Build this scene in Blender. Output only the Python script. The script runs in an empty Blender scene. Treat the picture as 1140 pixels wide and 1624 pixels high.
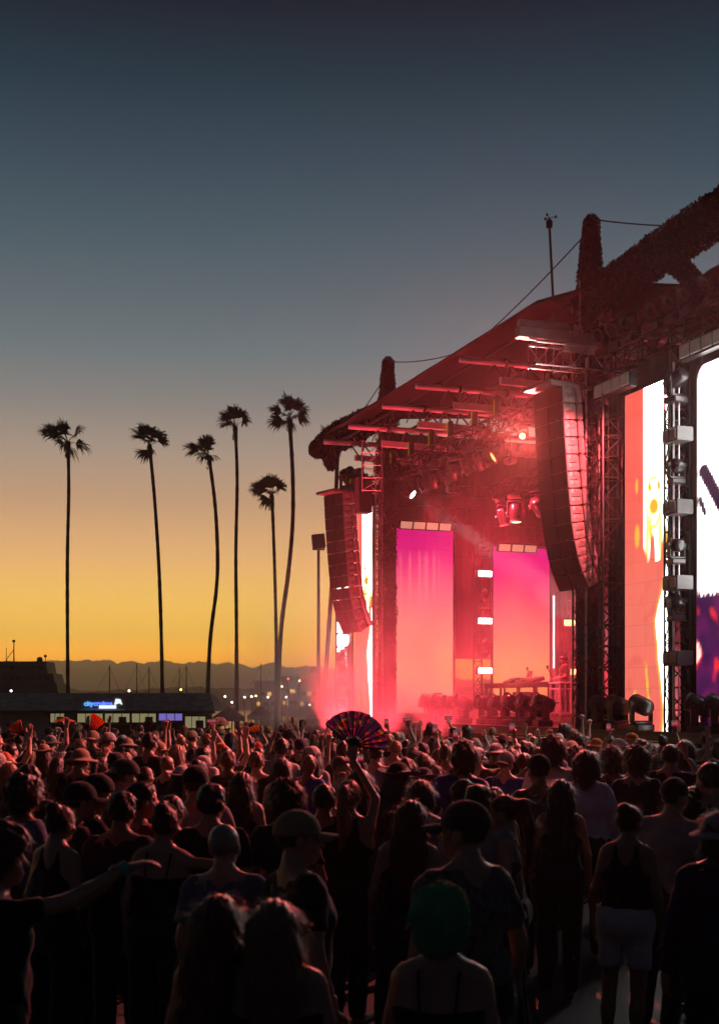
import bpy, bmesh, math, random
import numpy as np
from mathutils import Vector, Matrix, Euler, noise

random.seed(7)
SC = bpy.context.scene
COL = SC.collection
PI = math.pi
R = math.radians

def srgb(r, g, b):
    f = lambda c: c / 12.92 if c <= 0.04045 else ((c + 0.055) / 1.055) ** 2.4
    return (f(r / 255), f(g / 255), f(b / 255))

# ------------------------------------------------------------------ camera
CAM_H, FPX, HX, HY = 2.35, 2000.0, 570.0, 1115.0      # photo pixels (1140 x 1624), horizon row
cam_d = bpy.data.cameras.new('camera')
cam_d.sensor_fit = 'HORIZONTAL'
cam_d.sensor_width = 24.0
cam_d.lens = 24.0 * FPX / 1140.0
cam_d.shift_x = 0.0
cam_d.shift_y = (HY - 812.0) / 1140.0
cam_d.clip_end = 9000.0
cam_d.dof.use_dof = True
cam_d.dof.focus_distance = 27.0
cam_d.dof.aperture_fstop = 3.2
cam = bpy.data.objects.new('camera', cam_d)
COL.objects.link(cam)
cam.location = (0, 0, CAM_H)
cam.rotation_euler = (PI / 2, 0, 0)
SC.camera = cam

# ------------------------------------------------------------------ world: dusk sky after sunset
SUN_AZ = R(-12)                # where the sun went down, from +Y towards +X
world = bpy.data.worlds.new('World')
SC.world = world
world.use_nodes = True
wn, wl = world.node_tree.nodes, world.node_tree.links
wn.clear()
out = wn.new('ShaderNodeOutputWorld')
tc = wn.new('ShaderNodeTexCoord')
sep = wn.new('ShaderNodeSeparateXYZ')
wl.new(tc.outputs['Generated'], sep.inputs[0])

def wmath(op, a, b=None, clamp=False):
    n = wn.new('ShaderNodeMath'); n.operation = op; n.use_clamp = clamp
    for i, v in enumerate((a, b)):
        if v is None: continue
        if isinstance(v, (int, float)): n.inputs[i].default_value = v
        else: wl.new(v, n.inputs[i])
    return n.outputs[0]

def wramp(fac, stops):
    n = wn.new('ShaderNodeValToRGB')
    e = n.color_ramp.elements
    n.color_ramp.interpolation = 'B_SPLINE' if False else 'LINEAR'
    while len(e) < len(stops): e.new(0.5)
    for el, (p, c) in zip(e, stops):
        el.position = p; el.color = (*c, 1)
    wl.new(fac, n.inputs[0])
    return n.outputs[0]

def elev(y):                    # photo row -> sine of elevation
    t = (HY - y) / FPX
    return t / math.sqrt(1 + t * t)
zz = wmath('MAXIMUM', sep.outputs['Z'], 0.0)
#WEST0
WEST = [(0.0, (2.198, 0.872, 0.036)), (elev(1045), (2.3138, 0.9175, 0.0374)), (elev(1010), (1.3863, 0.7691, 0.0960)), (elev(950), (1.1873, 0.6988, 0.1458)), (elev(880), (0.9206, 0.5151, 0.2114)), (elev(800), (0.5944, 0.3614, 0.2161)), (elev(720), (0.4014, 0.3115, 0.2483)), (elev(640), (0.2429, 0.2325, 0.2219)), (elev(560), (0.1471, 0.1882, 0.2092)), (elev(470), (0.1042, 0.1423, 0.1668)), (elev(370), (0.0659, 0.1069, 0.1351)), (elev(260), (0.0411, 0.0712, 0.1007)), (elev(130), (0.0190, 0.0397, 0.0594)), (elev(4), (0.0123, 0.0166, 0.0276)), (0.66, (0.0098, 0.0133, 0.0221)), (1.0, (0.0074, 0.0100, 0.0165))]
#WEST1
EAST = [(0.0, srgb(40, 38, 48)), (0.08, srgb(42, 40, 52)), (0.3, srgb(30, 34, 46)), (1.0, (.006, .01, .016))]
west = wramp(zz, WEST)
east = wramp(zz, EAST)
hlen = wmath('SQRT', wmath('SUBTRACT', 1.0, wmath('MULTIPLY', sep.outputs['Z'], sep.outputs['Z'])))
hdot = wmath('ADD', wmath('MULTIPLY', sep.outputs['X'], math.sin(SUN_AZ)), wmath('MULTIPLY', sep.outputs['Y'], math.cos(SUN_AZ)))
az = wmath('DIVIDE', hdot, wmath('MAXIMUM', hlen, 0.02))
mr = wn.new('ShaderNodeMapRange'); mr.interpolation_type = 'SMOOTHSTEP'
wl.new(az, mr.inputs['Value'])
mr.inputs['From Min'].default_value = 0.2; mr.inputs['From Max'].default_value = 1.0
mixs = wn.new('ShaderNodeMix'); mixs.data_type = 'RGBA'
wl.new(mr.outputs[0], mixs.inputs[0]); wl.new(east, mixs.inputs[6]); wl.new(west, mixs.inputs[7])
sky = wn.new('ShaderNodeTexSky'); sky.sky_type = 'NISHITA'; sky.sun_disc = False
sky.sun_elevation = R(-8); sky.sun_rotation = SUN_AZ
bg1 = wn.new('ShaderNodeBackground'); bg1.inputs[1].default_value = 1.0
bg2 = wn.new('ShaderNodeBackground'); bg2.inputs[1].default_value = 0.05
wl.new(mixs.outputs[2], bg1.inputs[0]); wl.new(sky.outputs[0], bg2.inputs[0])
addw = wn.new('ShaderNodeAddShader')
wl.new(bg1.outputs[0], addw.inputs[0]); wl.new(bg2.outputs[0], addw.inputs[1])
wl.new(addw.outputs[0], out.inputs['Surface'])

# the sun has set: what is left of it is a very weak, very wide glow from the west
sun_d = bpy.data.lights.new('sun', 'SUN'); sun_d.energy = 0.04; sun_d.angle = R(20); sun_d.color = (1, 0.6, 0.35)
sun = bpy.data.objects.new('sun', sun_d); COL.objects.link(sun)
sun.location = (0, 0, 60)
sun.rotation_euler = Vector((-math.sin(SUN_AZ), -math.cos(SUN_AZ), -0.05)).to_track_quat('-Z', 'Y').to_euler()

vs = SC.view_settings
vs.view_transform = 'Standard'; vs.look = 'None'; vs.exposure = 0.0; vs.gamma = 1.0
SC.render.engine = 'CYCLES'
cy = SC.cycles
cy.use_denoising = True
cy.max_bounces = 5; cy.diffuse_bounces = 2; cy.glossy_bounces = 2; cy.transmission_bounces = 3
cy.volume_bounces = 0; cy.transparent_max_bounces = 6
cy.sample_clamp_indirect = 3.0; cy.sample_clamp_direct = 0.0
cy.caustics_reflective = False; cy.caustics_refractive = False
cy.use_light_tree = True

# ------------------------------------------------------------------ places
# stage frame: a runs along the stage front from the near tower to the far one, b runs upstage, z up
S0 = Vector((5.84, 32.0, 0.0))
DA = Vector((-0.347, 0.938, 0.0)).normalized()
NB = Vector((DA.y, -DA.x, 0.0))
STAGE_ROT = math.atan2(-DA.y, -DA.x)       # local x = -a, local y = b

def st(a, b, z=0.0):
    return S0 + DA * a + NB * b + Vector((0, 0, z))

def at(px, py, Y):              # a photo pixel at a known depth
    return Vector(((px - HX) / FPX * Y, Y, CAM_H - (py - HY) / FPX * Y))

def on_b(px, py, b):            # photo pixel on the upright plane b = const -> a, z
    t = (px - HX) / FPX
    P = S0 + NB * b
    a = (P.x - t * P.y) / (-DA.x + t * DA.y)
    Y = P.y + DA.y * a
    return a, CAM_H - (py - HY) / FPX * Y

def on_a(px, py, a):            # photo pixel on the upright plane a = const -> b, z
    t = (px - HX) / FPX
    P = S0 + DA * a
    b = (t * P.y - P.x) / (NB.x - t * NB.y)
    Y = P.y + NB.y * b
    return b, CAM_H - (py - HY) / FPX * Y

# ------------------------------------------------------------------ materials
MATS = {}
def mat(name, col, rough=0.6, metal=0.0, spec=0.4, emit=None, estr=0.0, sheen=0.0, bump=None, var=None, coat=0.0, sub=0.0):
    if name in MATS: return MATS[name]
    m = bpy.data.materials.new(name); m.use_nodes = True
    nt = m.node_tree; b = nt.nodes['Principled BSDF']
    b.inputs['Base Color'].default_value = (*col, 1)
    b.inputs['Roughness'].default_value = rough
    b.inputs['Metallic'].default_value = metal
    b.inputs['Specular IOR Level'].default_value = spec
    if coat: b.inputs['Coat Weight'].default_value = coat
    if sub:
        b.inputs['Subsurface Weight'].default_value = sub
        b.inputs['Subsurface Radius'].default_value = (0.02, 0.008, 0.004)
    if sheen:
        b.inputs['Sheen Weight'].default_value = sheen
        b.inputs['Sheen Roughness'].default_value = 0.4
    if emit:
        b.inputs['Emission Color'].default_value = (*emit, 1)
        b.inputs['Emission Strength'].default_value = estr
    tcn = None
    if bump or var:
        tcn = nt.nodes.new('ShaderNodeTexCoord')
    if var:                     # var = (scale, amount): mottled base colour, dirt and wear
        nz = nt.nodes.new('ShaderNodeTexNoise'); nz.inputs['Scale'].default_value = var[0]; nz.inputs['Detail'].default_value = 5
        nt.links.new(tcn.outputs['Object'], nz.inputs['Vector'])
        rp = nt.nodes.new('ShaderNodeValToRGB')
        a = var[1]
        rp.color_ramp.elements[0].position = 0.3; rp.color_ramp.elements[1].position = 0.7
        rp.color_ramp.elements[0].color = (*[c * (1 - a) for c in col], 1)
        rp.color_ramp.elements[1].color = (*[min(1, c * (1 + a)) for c in col], 1)
        nt.links.new(nz.outputs['Fac'], rp.inputs[0]); nt.links.new(rp.outputs[0], b.inputs['Base Color'])
        rr = nt.nodes.new('ShaderNodeMapRange')
        rr.inputs['To Min'].default_value = max(0.05, rough - 0.15); rr.inputs['To Max'].default_value = min(1, rough + 0.15)
        nt.links.new(nz.outputs['Fac'], rr.inputs['Value']); nt.links.new(rr.outputs[0], b.inputs['Roughness'])
    if bump:                    # bump = (scale, strength)
        n2 = nt.nodes.new('ShaderNodeTexNoise'); n2.inputs['Scale'].default_value = bump[0]; n2.inputs['Detail'].default_value = 4
        nt.links.new(tcn.outputs['Object'], n2.inputs['Vector'])
        bp = nt.nodes.new('ShaderNodeBump'); bp.inputs['Strength'].default_value = bump[1]; bp.inputs['Distance'].default_value = 0.02
        nt.links.new(n2.outputs['Fac'], bp.inputs['Height']); nt.links.new(bp.outputs[0], b.inputs['Normal'])
    MATS[name] = m
    return m

def glow(name, col, s):
    return mat(name, (0.02, 0.02, 0.02), 0.4, emit=col, estr=s)

# ------------------------------------------------------------------ mesh builder
class MB:
    def __init__(self):
        self.v, self.f, self.mi = [], [], []
    def add(self, vs, fs, mi=0):
        o = len(self.v)
        self.v.extend([tuple(p) for p in vs]); self.f.extend([tuple(i + o for i in f) for f in fs])
        self.mi.extend([mi] * len(fs)); return self
    def box(self, c, s, rot=None, mi=0, taper=1.0):
        hx, hy, hz = s[0] / 2, s[1] / 2, s[2] / 2
        vs = [Vector((x * (taper if z > 0 else 1), y * (taper if z > 0 else 1), z)) for z in (-hz, hz) for x, y in ((-hx, -hy), (hx, -hy), (hx, hy), (-hx, hy))]
        if rot is not None: vs = [rot @ v for v in vs]
        c = Vector(c)
        return self.add([v + c for v in vs], [(3, 2, 1, 0), (4, 5, 6, 7), (0, 1, 5, 4), (1, 2, 6, 5), (2, 3, 7, 6), (3, 0, 4, 7)], mi)
    def bbox(self, c, s, bev=0.01, rot=None, mi=0):   # bevelled box
        hx, hy, hz = s[0] / 2, s[1] / 2, s[2] / 2
        b = min(bev, hx * .9, hy * .9, hz * .9)
        bm = bmesh.new()
        bmesh.ops.create_cube(bm, size=1)
        for v in bm.verts: v.co = Vector((v.co.x * s[0], v.co.y * s[1], v.co.z * s[2]))
        bmesh.ops.bevel(bm, geom=bm.edges[:] , offset=b, segments=1, affect='EDGES', profile=0.5)
        c = Vector(c)
        bm.verts.index_update()
        vs = [(rot @ v.co if rot is not None else v.co) + c for v in bm.verts]
        fs = [[v.index for v in f.verts] for f in bm.faces]
        bm.free()
        return self.add(vs, fs, mi)
    def tube(self, p0, p1, r0, r1=None, n=6, caps=True, mi=0):
        p0, p1 = Vector(p0), Vector(p1); r1 = r0 if r1 is None else r1
        d = p1 - p0
        if d.length < 1e-6: return self
        q = d.to_track_quat('Z', 'Y')
        ring = [Vector((math.cos(2 * PI * i / n), math.sin(2 * PI * i / n), 0)) for i in range(n)]
        vs = [p0 + q @ (v * r0) for v in ring] + [p1 + q @ (v * r1) for v in ring]
        fs = [(i, (i + 1) % n, n + (i + 1) % n, n + i) for i in range(n)]
        if caps: fs += [tuple(range(n - 1, -1, -1)), tuple(range(n, 2 * n))]
        return self.add(vs, fs, mi)
    def path(self, pts, rad, n=6, mi=0, caps=True):
        pts = [Vector(p) for p in pts]; k = len(pts)
        rs = rad if isinstance(rad, (list, tuple)) else [rad] * k
        vs, fs = [], []
        up = None
        for i, p in enumerate(pts):
            t = (pts[min(i + 1, k - 1)] - pts[max(i - 1, 0)]).normalized()
            if up is None:
                up = t.orthogonal().normalized()
            else:
                up = (up - t * up.dot(t))
                up = up.normalized() if up.length > 1e-6 else t.orthogonal().normalized()
            w = t.cross(up)
            for j in range(n):
                a = 2 * PI * j / n
                vs.append(p + (up * math.cos(a) + w * math.sin(a)) * rs[i])
        for i in range(k - 1):
            for j in range(n):
                fs.append((i * n + j, i * n + (j + 1) % n, (i + 1) * n + (j + 1) % n, (i + 1) * n + j))
        if caps: fs += [tuple(range(n - 1, -1, -1)), tuple(range((k - 1) * n, k * n))]
        return self.add(vs, fs, mi)
    def lathe(self, prof, n=16, M=None, mi=0):     # prof = [(r, z)...] about z
        vs, fs = [], []
        for r, z in prof:
            for j in range(n):
                a = 2 * PI * j / n
                v = Vector((r * math.cos(a), r * math.sin(a), z))
                vs.append(M @ v if M is not None else v)
        for i in range(len(prof) - 1):
            for j in range(n):
                fs.append((i * n + j, i * n + (j + 1) % n, (i + 1) * n + (j + 1) % n, (i + 1) * n + j))
        fs += [tuple(range(n - 1, -1, -1)), tuple(range((len(prof) - 1) * n, len(prof) * n))]
        return self.add(vs, fs, mi)
    def quad(self, a, b, c, d, mi=0): return self.add([a, b, c, d], [(0, 1, 2, 3)], mi)
    def mesh(self, name, m, smooth=False):
        me = bpy.data.meshes.new(name)
        me.from_pydata(self.v, [], self.f)
        ms = m if isinstance(m, (list, tuple)) else [m]
        for x in ms: me.materials.append(x)
        if len(ms) > 1: me.polygons.foreach_set('material_index', self.mi)
        if smooth: me.polygons.foreach_set('use_smooth', [True] * len(me.polygons))
        me.update(); return me
    def build(self, name, m, parent=None, loc=None, rot=None, smooth=False):
        o = bpy.data.objects.new(name, self.mesh(name, m, smooth)); COL.objects.link(o)
        if parent is not None: o.parent = parent
        if loc is not None: o.location = loc
        if rot is not None: o.rotation_euler = rot
        return o

def tag(o, label=None, cat=None, group=None, kind=None):
    if label: o['label'] = label
    if cat: o['category'] = cat
    if group: o['group'] = group
    if kind: o['kind'] = kind
    return o

def thing(name, label, cat, loc=(0, 0, 0), rotz=0.0, group=None, scale=None):
    o = bpy.data.objects.new(name, None); COL.objects.link(o)
    o.empty_display_size = 0.2
    o.location = loc; o.rotation_euler = (0, 0, rotz)
    if scale: o.scale = (scale,) * 3 if isinstance(scale, (int, float)) else scale
    return tag(o, label, cat, group)

def sthing(name, label, cat, a, b, z=0.0, group=None, dr=0.0):       # thing in the stage frame
    return thing(name, label, cat, st(a, b, z), STAGE_ROT + dr, group)

def dup_tree(o, parent=None):
    c = o.copy(); COL.objects.link(c); c.parent = parent
    for ch in o.children: dup_tree(ch, c)
    return c
# ================================================================== SETTING
# asphalt with blotches and fine grain
M_ASPH = mat('asphalt', (0.04, 0.04, 0.042), 0.7, var=(0.6, 0.35), bump=(60, 0.5))
M_WATER = mat('water', (0.015, 0.02, 0.025), 0.12, spec=0.5, bump=(0.35, 0.4))
M_HILL = mat('hill_scrub', (0.05, 0.05, 0.04), 0.95, var=(0.02, 0.4))
M_STEEL = mat('dark_steel', (0.03, 0.03, 0.032), 0.45, metal=0.6, var=(5, 0.3))
M_ALU = mat('aluminium', (0.34, 0.34, 0.35), 0.42, metal=0.85, var=(7, 0.25))
M_BLACK = mat('black_paint', (0.012, 0.012, 0.013), 0.5, var=(6, 0.3))
M_BLACKC = mat('black_cloth', (0.012, 0.011, 0.012), 0.95, sheen=0.2, bump=(12, 0.4))
M_WHITEP = mat('white_paint', (0.7, 0.7, 0.68), 0.5, var=(4, 0.15))

def rows_mesh(name, xs, rows, m, loc=(0, 0, 0), smooth=False):
    b = MB(); n = len(xs)
    b.v = [(x, y, z) for y, z in rows for x in xs]
    b.f = [(i * n + j, i * n + j + 1, (i + 1) * n + j + 1, (i + 1) * n + j) for i in range(len(rows) - 1) for j in range(n - 1)]
    b.mi = [0] * len(b.f)
    return b.build(name, m, loc=loc, smooth=smooth)

g = rows_mesh('ground', [-4000, -200, -60, 60, 200, 4000],
              [(-300, 0), (60, 0), (74, -1.3), (118, -1.3), (118.3, -6), (8000, -6)], M_ASPH)
tag(g, kind='structure')
wat = rows_mesh('water', [-3900, 0, 3900], [(118.2, -3.2), (700, -3.2), (3300, -3.2)], M_WATER)
tag(wat, kind='structure')

def ridge(name, Y, depth, x0, x1, topf, m, nx=260, seed=0, rough=3.0):
    b = MB(); rows = 5
    for r in range(rows):
        t = r / (rows - 1)
        prof = math.sin(t * PI) ** 0.7 if 0 < t < 1 else 0
        for i in range(nx + 1):
            x = x0 + (x1 - x0) * i / nx
            h = topf(x) * prof
            if prof > 0:
                h += rough * noise.noise(Vector((x * 0.02 + seed, r * 3.1, 0))) + rough * 0.6 * noise.noise(Vector((x * 0.07, r * 7.7, seed))) + rough * .3 * noise.noise(Vector((x * .23, r, seed))) + rough * .22 * abs(noise.noise(Vector((x * .6, r, seed))))
            b.v.append((x, Y + depth * (t - 0.5), -4 + h))
    n = nx + 1
    b.f = [(i * n + j, i * n + j + 1, (i + 1) * n + j + 1, (i + 1) * n + j) for i in range(rows - 1) for j in range(n - 1)]
    b.mi = [0] * len(b.f)
    return tag(b.build(name, m, smooth=True), kind='structure')

def hill_top(x):
    px = HX + FPX * x / 3500
    y = 1049 + 0.00008 * (px - 150) ** 2 if px > 150 else 1049 + 0.002 * (150 - px)
    y = min(y, 1078)
    return (HY - y) / FPX * 3500 + 6
ridge('hills', 3500, 700, -3600, 3600, hill_top, M_HILL, 1400, 1.3, 9.0)
ridge('far_shore', 1150, 120, -1300, 1300, lambda x: 20 + 5 * noise.noise(Vector((x * .01, 4, 0))), M_HILL, 900, 5.1, 4.5)

# ---------------------------------------------------------------- waterfront terminal with its lit sign
YB = 80.0
gb = -1.3
def bz(py): return CAM_H - (py - HY) / FPX * YB
def bx(px): return (px - HX) / FPX * YB
tb = thing('terminal_building', 'low waterfront ticket office with hipped roof, lit windows and roof sign', 'building', (bx(120), YB, gb))
M_WALLP = mat('terminal_wall', (0.45, 0.43, 0.38), 0.8, var=(1.5, 0.2))
M_ROOFT = mat('terminal_roof', (0.5, 0.46, 0.36), 0.85, var=(2.0, 0.3), bump=(10, 0.4))
M_TRIM = mat('terminal_trim', (0.06, 0.06, 0.055), 0.6)
ox = bx(120)
wl_, wr_ = bx(-60) - ox, bx(335) - ox
eave, top = bz(1128) - gb, bz(1099) - gb
MB().box(((wl_ + wr_) / 2, 3.2, eave / 2), (wr_ - wl_ - 1.2, 5.2, eave - .02)).build('wall', M_WALLP, tb)
b = MB()
x0, x1 = wl_ - .3, wr_ + .3
b.add([(x0, -.4, eave), (x1, -.4, eave), (x1, 7, eave), (x0, 7, eave), (x0 + 1.2, 2.6, top), (x1 - .7, 2.6, top), (x1 - .7, 4, top), (x0 + 1.2, 4, top)],
      [(3, 2, 1, 0), (0, 1, 5, 4), (1, 2, 6, 5), (2, 3, 7, 6), (3, 0, 4, 7), (4, 5, 6, 7)])
roof = b.build('roof', M_ROOFT, tb)
MB().box(((x0 + x1) / 2, -.43, eave - .06), (x1 - x0, .06, .2)).build('fascia', M_TRIM, roof)
M_WIN = mat('lit_window', (0.3, 0.3, 0.26), 0.3, emit=srgb(168, 160, 118), estr=0.55, var=(0.8, 0.3))
M_WIN2 = mat('lit_window_violet', (0.2, 0.2, 0.3), 0.3, emit=srgb(128, 116, 205), estr=0.75)
M_GLD = mat('dark_glass', (0.02, 0.02, 0.022), 0.1)
for (p0, p1, y0, y1, mm) in ((76, 100, 1131, 1147, M_WIN), (119, 161, 1131, 1147, M_WIN), (163, 204, 1131, 1147, M_WIN), (206, 246, 1131, 1147, M_WIN), (249, 288, 1131, 1144, M_WIN2), (291, 325, 1136, 1156, M_WIN)):
    w_, h_ = bx(p1) - bx(p0), bz(y0) - bz(y1)
    cx, cz = (bx(p0) + bx(p1)) / 2 - ox, (bz(y0) + bz(y1)) / 2 - gb
    wi = MB().box((cx, .565, cz), (w_ - .06, .03, h_)).build('window', mm, tb)
    f = MB()
    for s in (-1, 1):
        f.box((cx + s * w_ / 2, .55, cz), (.07, .1, h_ + .1)); f.box((cx, .55, cz + s * h_ / 2), (w_ - .08, .1, .07))
    f.build('window_frame', M_TRIM, wi)
    for q in (-.17, .17): MB().box((cx + q * w_, .54, cz), (.04, .06, h_ - .08)).build('mullion', M_TRIM, wi)
    if mm is M_WIN: MB().bbox((cx + .2 * w_, .53, cz - .12), (.5, .05, h_ * .6), .02).build('poster', mat('poster', (.25, .22, .2), .6, var=(5, .6)), wi)
    lw = MB().box((cx, .565, cz - h_ / 2 - .55), (w_ - .06, .03, .9)).build('window', M_GLD, tb)
# sign board on the roof slope
sb0, sb1, sby0, sby1 = 115, 211, 1105, 1124
sgn = MB().box(((bx(sb0) + bx(sb1)) / 2 - ox, .1, (bz(sby0) + bz(sby1)) / 2 - gb), (bx(sb1) - bx(sb0), .12, bz(sby0) - bz(sby1))).build('sign_board', mat('sign_board', (0.5, 0.46, 0.37), 0.7, var=(2, .2)), tb)
def text_mesh(name, s, size, m, parent, loc, rot=(PI / 2, 0, 0), bold=0.0, extrude=0.02, align='LEFT', sx=1.0):
    cu = bpy.data.curves.new(name + '_font', 'FONT'); cu.body = s; cu.size = size; cu.extrude = extrude; cu.offset = bold; cu.align_x = align
    o = bpy.data.objects.new('tmp_text', cu); COL.objects.link(o)
    dg = bpy.context.evaluated_depsgraph_get()
    me = bpy.data.meshes.new_from_object(o.evaluated_get(dg))
    bpy.data.objects.remove(o)
    me.materials.clear(); me.materials.append(m); me.name = name
    t = bpy.data.objects.new(name, me); COL.objects.link(t)
    t.parent = parent; t.location = loc; t.rotation_euler = rot; t.scale = (sx, 1, 1)
    return t
M_SIGNB = glow('sign_light_blue', srgb(90, 170, 255), 1.3)
M_SIGNI = glow('sign_deep_blue', srgb(84, 118, 255), 1.9)
M_SIGNW = glow('sign_white', srgb(225, 240, 255), 1.25)
tz = bz(1119.5) - gb
text_mesh('lettering', 'city', .42, M_SIGNB, sgn, (bx(133) - ox, .02, tz), bold=.012)
text_mesh('lettering', 'cruises', .42, M_SIGNI, sgn, (bx(148.5) - ox, .02, tz), bold=.012)
b = MB()
p = lambda px, py: (bx(px) - ox, .0, bz(py) - gb)
b.add([p(181, 1118.5), p(183.5, 1108.5), p(191, 1109.5), p(194, 1118), p(189, 1115.5), p(185, 1117)], [(0, 5, 4, 2, 1), (4, 3, 2)])
b.build('flag_logo', M_SIGNW, sgn)
MB().box(((bx(157) + bx(184)) / 2 - ox, .02, bz(1121.5) - gb), (bx(184) - bx(157), .05, .2)).build('light_panel', M_SIGNW, sgn)

# pale canopy tents and a service truck right of the terminal
def canopy(px0, px1, ytop, Y, label):
    gx = lambda px: (px - HX) / FPX * Y
    z1 = CAM_H - (ytop - HY) / FPX * Y
    w_ = gx(px1) - gx(px0)
    t = thing('canopy_tent', label, 'tent', ((gx(px0) + gx(px1)) / 2, Y, -1.3), 0, 'pale tents by the waterfront')
    h = z1 + 1.3
    b = MB(); hw = w_ / 2
    b.add([(-hw, -1.5, h - .7), (hw, -1.5, h - .7), (hw, 1.5, h - .7), (-hw, 1.5, h - .7), (0, 0, h)], [(0, 1, 4), (1, 2, 4), (2, 3, 4), (3, 0, 4)])
    for s in (-1, 1):
        b.box((0, s * 1.5, h - .85), (w_, .03, .3)); b.box((s * hw, 0, h - .85), (.03, 2.97, .3))
    b.build('canopy', mat('canvas', (0.42, 0.4, 0.36), 0.9), t)
    for sx in (-1, 1):
        for sy in (-1, 1):
            MB().tube((sx * (hw - .06), sy * 1.44, 0), (sx * (hw - .06), sy * 1.44, h - .8), .04).build('leg', M_ALU, t)
canopy(342, 384, 1120, 84, 'pale pitched tent beside the end of the ticket office')
canopy(395, 432, 1119, 90, 'pale pitched tent between the two close-set palm trunks and the office')
canopy(468, 506, 1118, 95, 'pale pitched tent next to the floodlight mast')

# ---------------------------------------------------------------- boats
M_HULL = mat('boat_hull', (0.3, 0.3, 0.3), 0.5, var=(.5, .2))
M_CABIN = mat('boat_cabin', (0.2, 0.19, 0.18), 0.6, var=(.4, .3))
Yy = 150.0
yz = lambda py: CAM_H - (py - HY) / FPX * Yy + 3.2
yx = lambda px: (px - HX) / FPX * Yy - yx0
yx0 = 0; yx0 = yx(40)
yt = thing('motor_yacht', 'big tiered motor yacht moored behind the ticket office', 'boat', (yx0, Yy, -3.2))
def ybox(name, p0, p1, yt0, yt1, dep, m, par):
    return MB().box(((yx(p0) + yx(p1)) / 2, 0, (yz(yt0) + yz(yt1)) / 2), (yx(p1) - yx(p0), dep, yz(yt0) - yz(yt1)), taper=.97).build(name, m, par)
hb = MB(); hx0, hx1 = yx(-160), yx(125)
hb.add([(hx0, -3, 2.6), (hx1 - 3, -3, 2.6), (hx1 + .6, 0, 2.9), (hx1 - 3, 3, 2.6), (hx0, 3, 2.6), (hx0, -2.4, -.3), (hx1 - 5, -2.2, -.3), (hx1 - 2.5, 0, -.3), (hx1 - 5, 2.2, -.3), (hx0, 2.4, -.3)],
       [(0, 1, 2, 3, 4), (9, 8, 7, 6, 5), (0, 5, 6, 1), (1, 6, 7, 2), (2, 7, 8, 3), (3, 8, 9, 4), (4, 9, 5, 0)])
hb.build('hull', M_HULL, yt)
cb = ybox('cabin', -150, 101, 1084, 1100, 5.2, M_CABIN, yt)
ybox('cabin', -150, 95, 1069, 1084.4, 4.8, M_CABIN, yt)
cb2 = ybox('cabin', -150, 83, 1050, 1069.4, 4.4, M_CABIN, yt)
for k, (pp, py0, py1) in enumerate([(x, 1073, 1078) for x in range(-20, 90, 11)] + [(x, 1057, 1062) for x in range(-20, 78, 11)]):
    MB().box((yx(pp + 4), -2.44 if py0 < 1065 else -2.62, (yz(py0) + yz(py1)) / 2 - .05), (.5, .06, .36)).build('window', M_GLD, yt)
MB().lathe([(.02, .62), (.3, .5), (.36, .25), (.34, 0)], 12, Matrix.Translation((yx(63), 0, yz(1050)))).build('radar_dome', M_CABIN, yt, smooth=True)
b = MB().tube((yx(72), 0, yz(1051)), (yx(72), 0, yz(1042)), .04)
b.lathe([(.02, .2), (.15, .12), (.18, 0), (.15, -.12), (.02, -.2)], 10, Matrix.Translation((yx(72), 0, yz(1041))))
b.build('antenna', M_TRIM, yt)
b = MB().tube((yx(22), 0, yz(1051)), (yx(22), 0, yz(1015)), .09, .05).tube((yx(10), 0, yz(1051)), (yx(10), 0, yz(1028)), .04)
b.tube((yx(9), 0, yz(1048)), (yx(22), 0, yz(1030)), .04).box((yx(22), 0, yz(1017)), (.3, .2, .3))
b.build('mast', M_TRIM, yt)

def sailboat(px, ytop, Y, label, furled=True):
    z1 = CAM_H - (ytop - HY) / FPX * Y + 3.2
    t = thing('sailboat', label, 'boat', ((px - HX) / FPX * Y, Y, -3.2), random.uniform(-.4, .4), 'sailboats moored in the harbour')
    L = 9.0; b = MB()
    b.add([(-L / 2, -1.2, 1.1), (L * .25, -1.4, 1.1), (L / 2, 0, 1.4), (L * .25, 1.4, 1.1), (-L / 2, 1.2, 1.1), (-L / 2, -.8, -.2), (L * .2, -.7, -.2), (L * .42, 0, -.2), (L * .2, .7, -.2), (-L / 2, .8, -.2)],
          [(0, 1, 2, 3, 4), (9, 8, 7, 6, 5), (0, 5, 6, 1), (1, 6, 7, 2), (2, 7, 8, 3), (3, 8, 9, 4), (4, 9, 5, 0)])
    b.build('hull', M_HULL, t)
    MB().box((-.3, 0, 1.45), (3.4, 1.7, .7), taper=.8).build('cabin', M_CABIN, t)
    MB().tube((.6, 0, 1), (.6, 0, z1), .11, .06).build('mast', M_TRIM, t)
    if furled: MB().path([(.6, 0, 2.4), (-1, 0, 2.5), (-3.2, 0, 2.4)], [.12, .26, .12]).build('furled_sail', M_CABIN, t)
    b = MB()
    for e in ((-4.3, 0, 1.2), (4.3, 0, 1.3)): b.tube((.6, 0, z1 - .2), e, .02, n=4)
    b.build('stay', M_TRIM, t)
for i, (px, yt_, Y_, lb) in enumerate([(166, 1055, 150, 'sailboat with a thick dark mast behind the roof sign'), (211, 1052, 190, 'sailboat with a slim pale mast beyond the end of the roof sign'),
                        (229, 1058, 165, 'sailboat moored at the dock end just before the second palm'), (279, 1060, 200, 'small far sailboat past the second palm, shorter of the mast pair'),
                        (289, 1056, 185, 'sailboat past the second palm, taller of the mast pair'), (407, 1052, 180, 'lone sailboat between the straight palm and the twin palms'),
                        (505, 1066, 230, 'far sailboat masked by the floodlight mast'), (334 - 10, 1072, 210, 'short-masted sailboat beside the crooked palm trunk')]):
    sailboat(px, yt_, Y_, lb)
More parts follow.
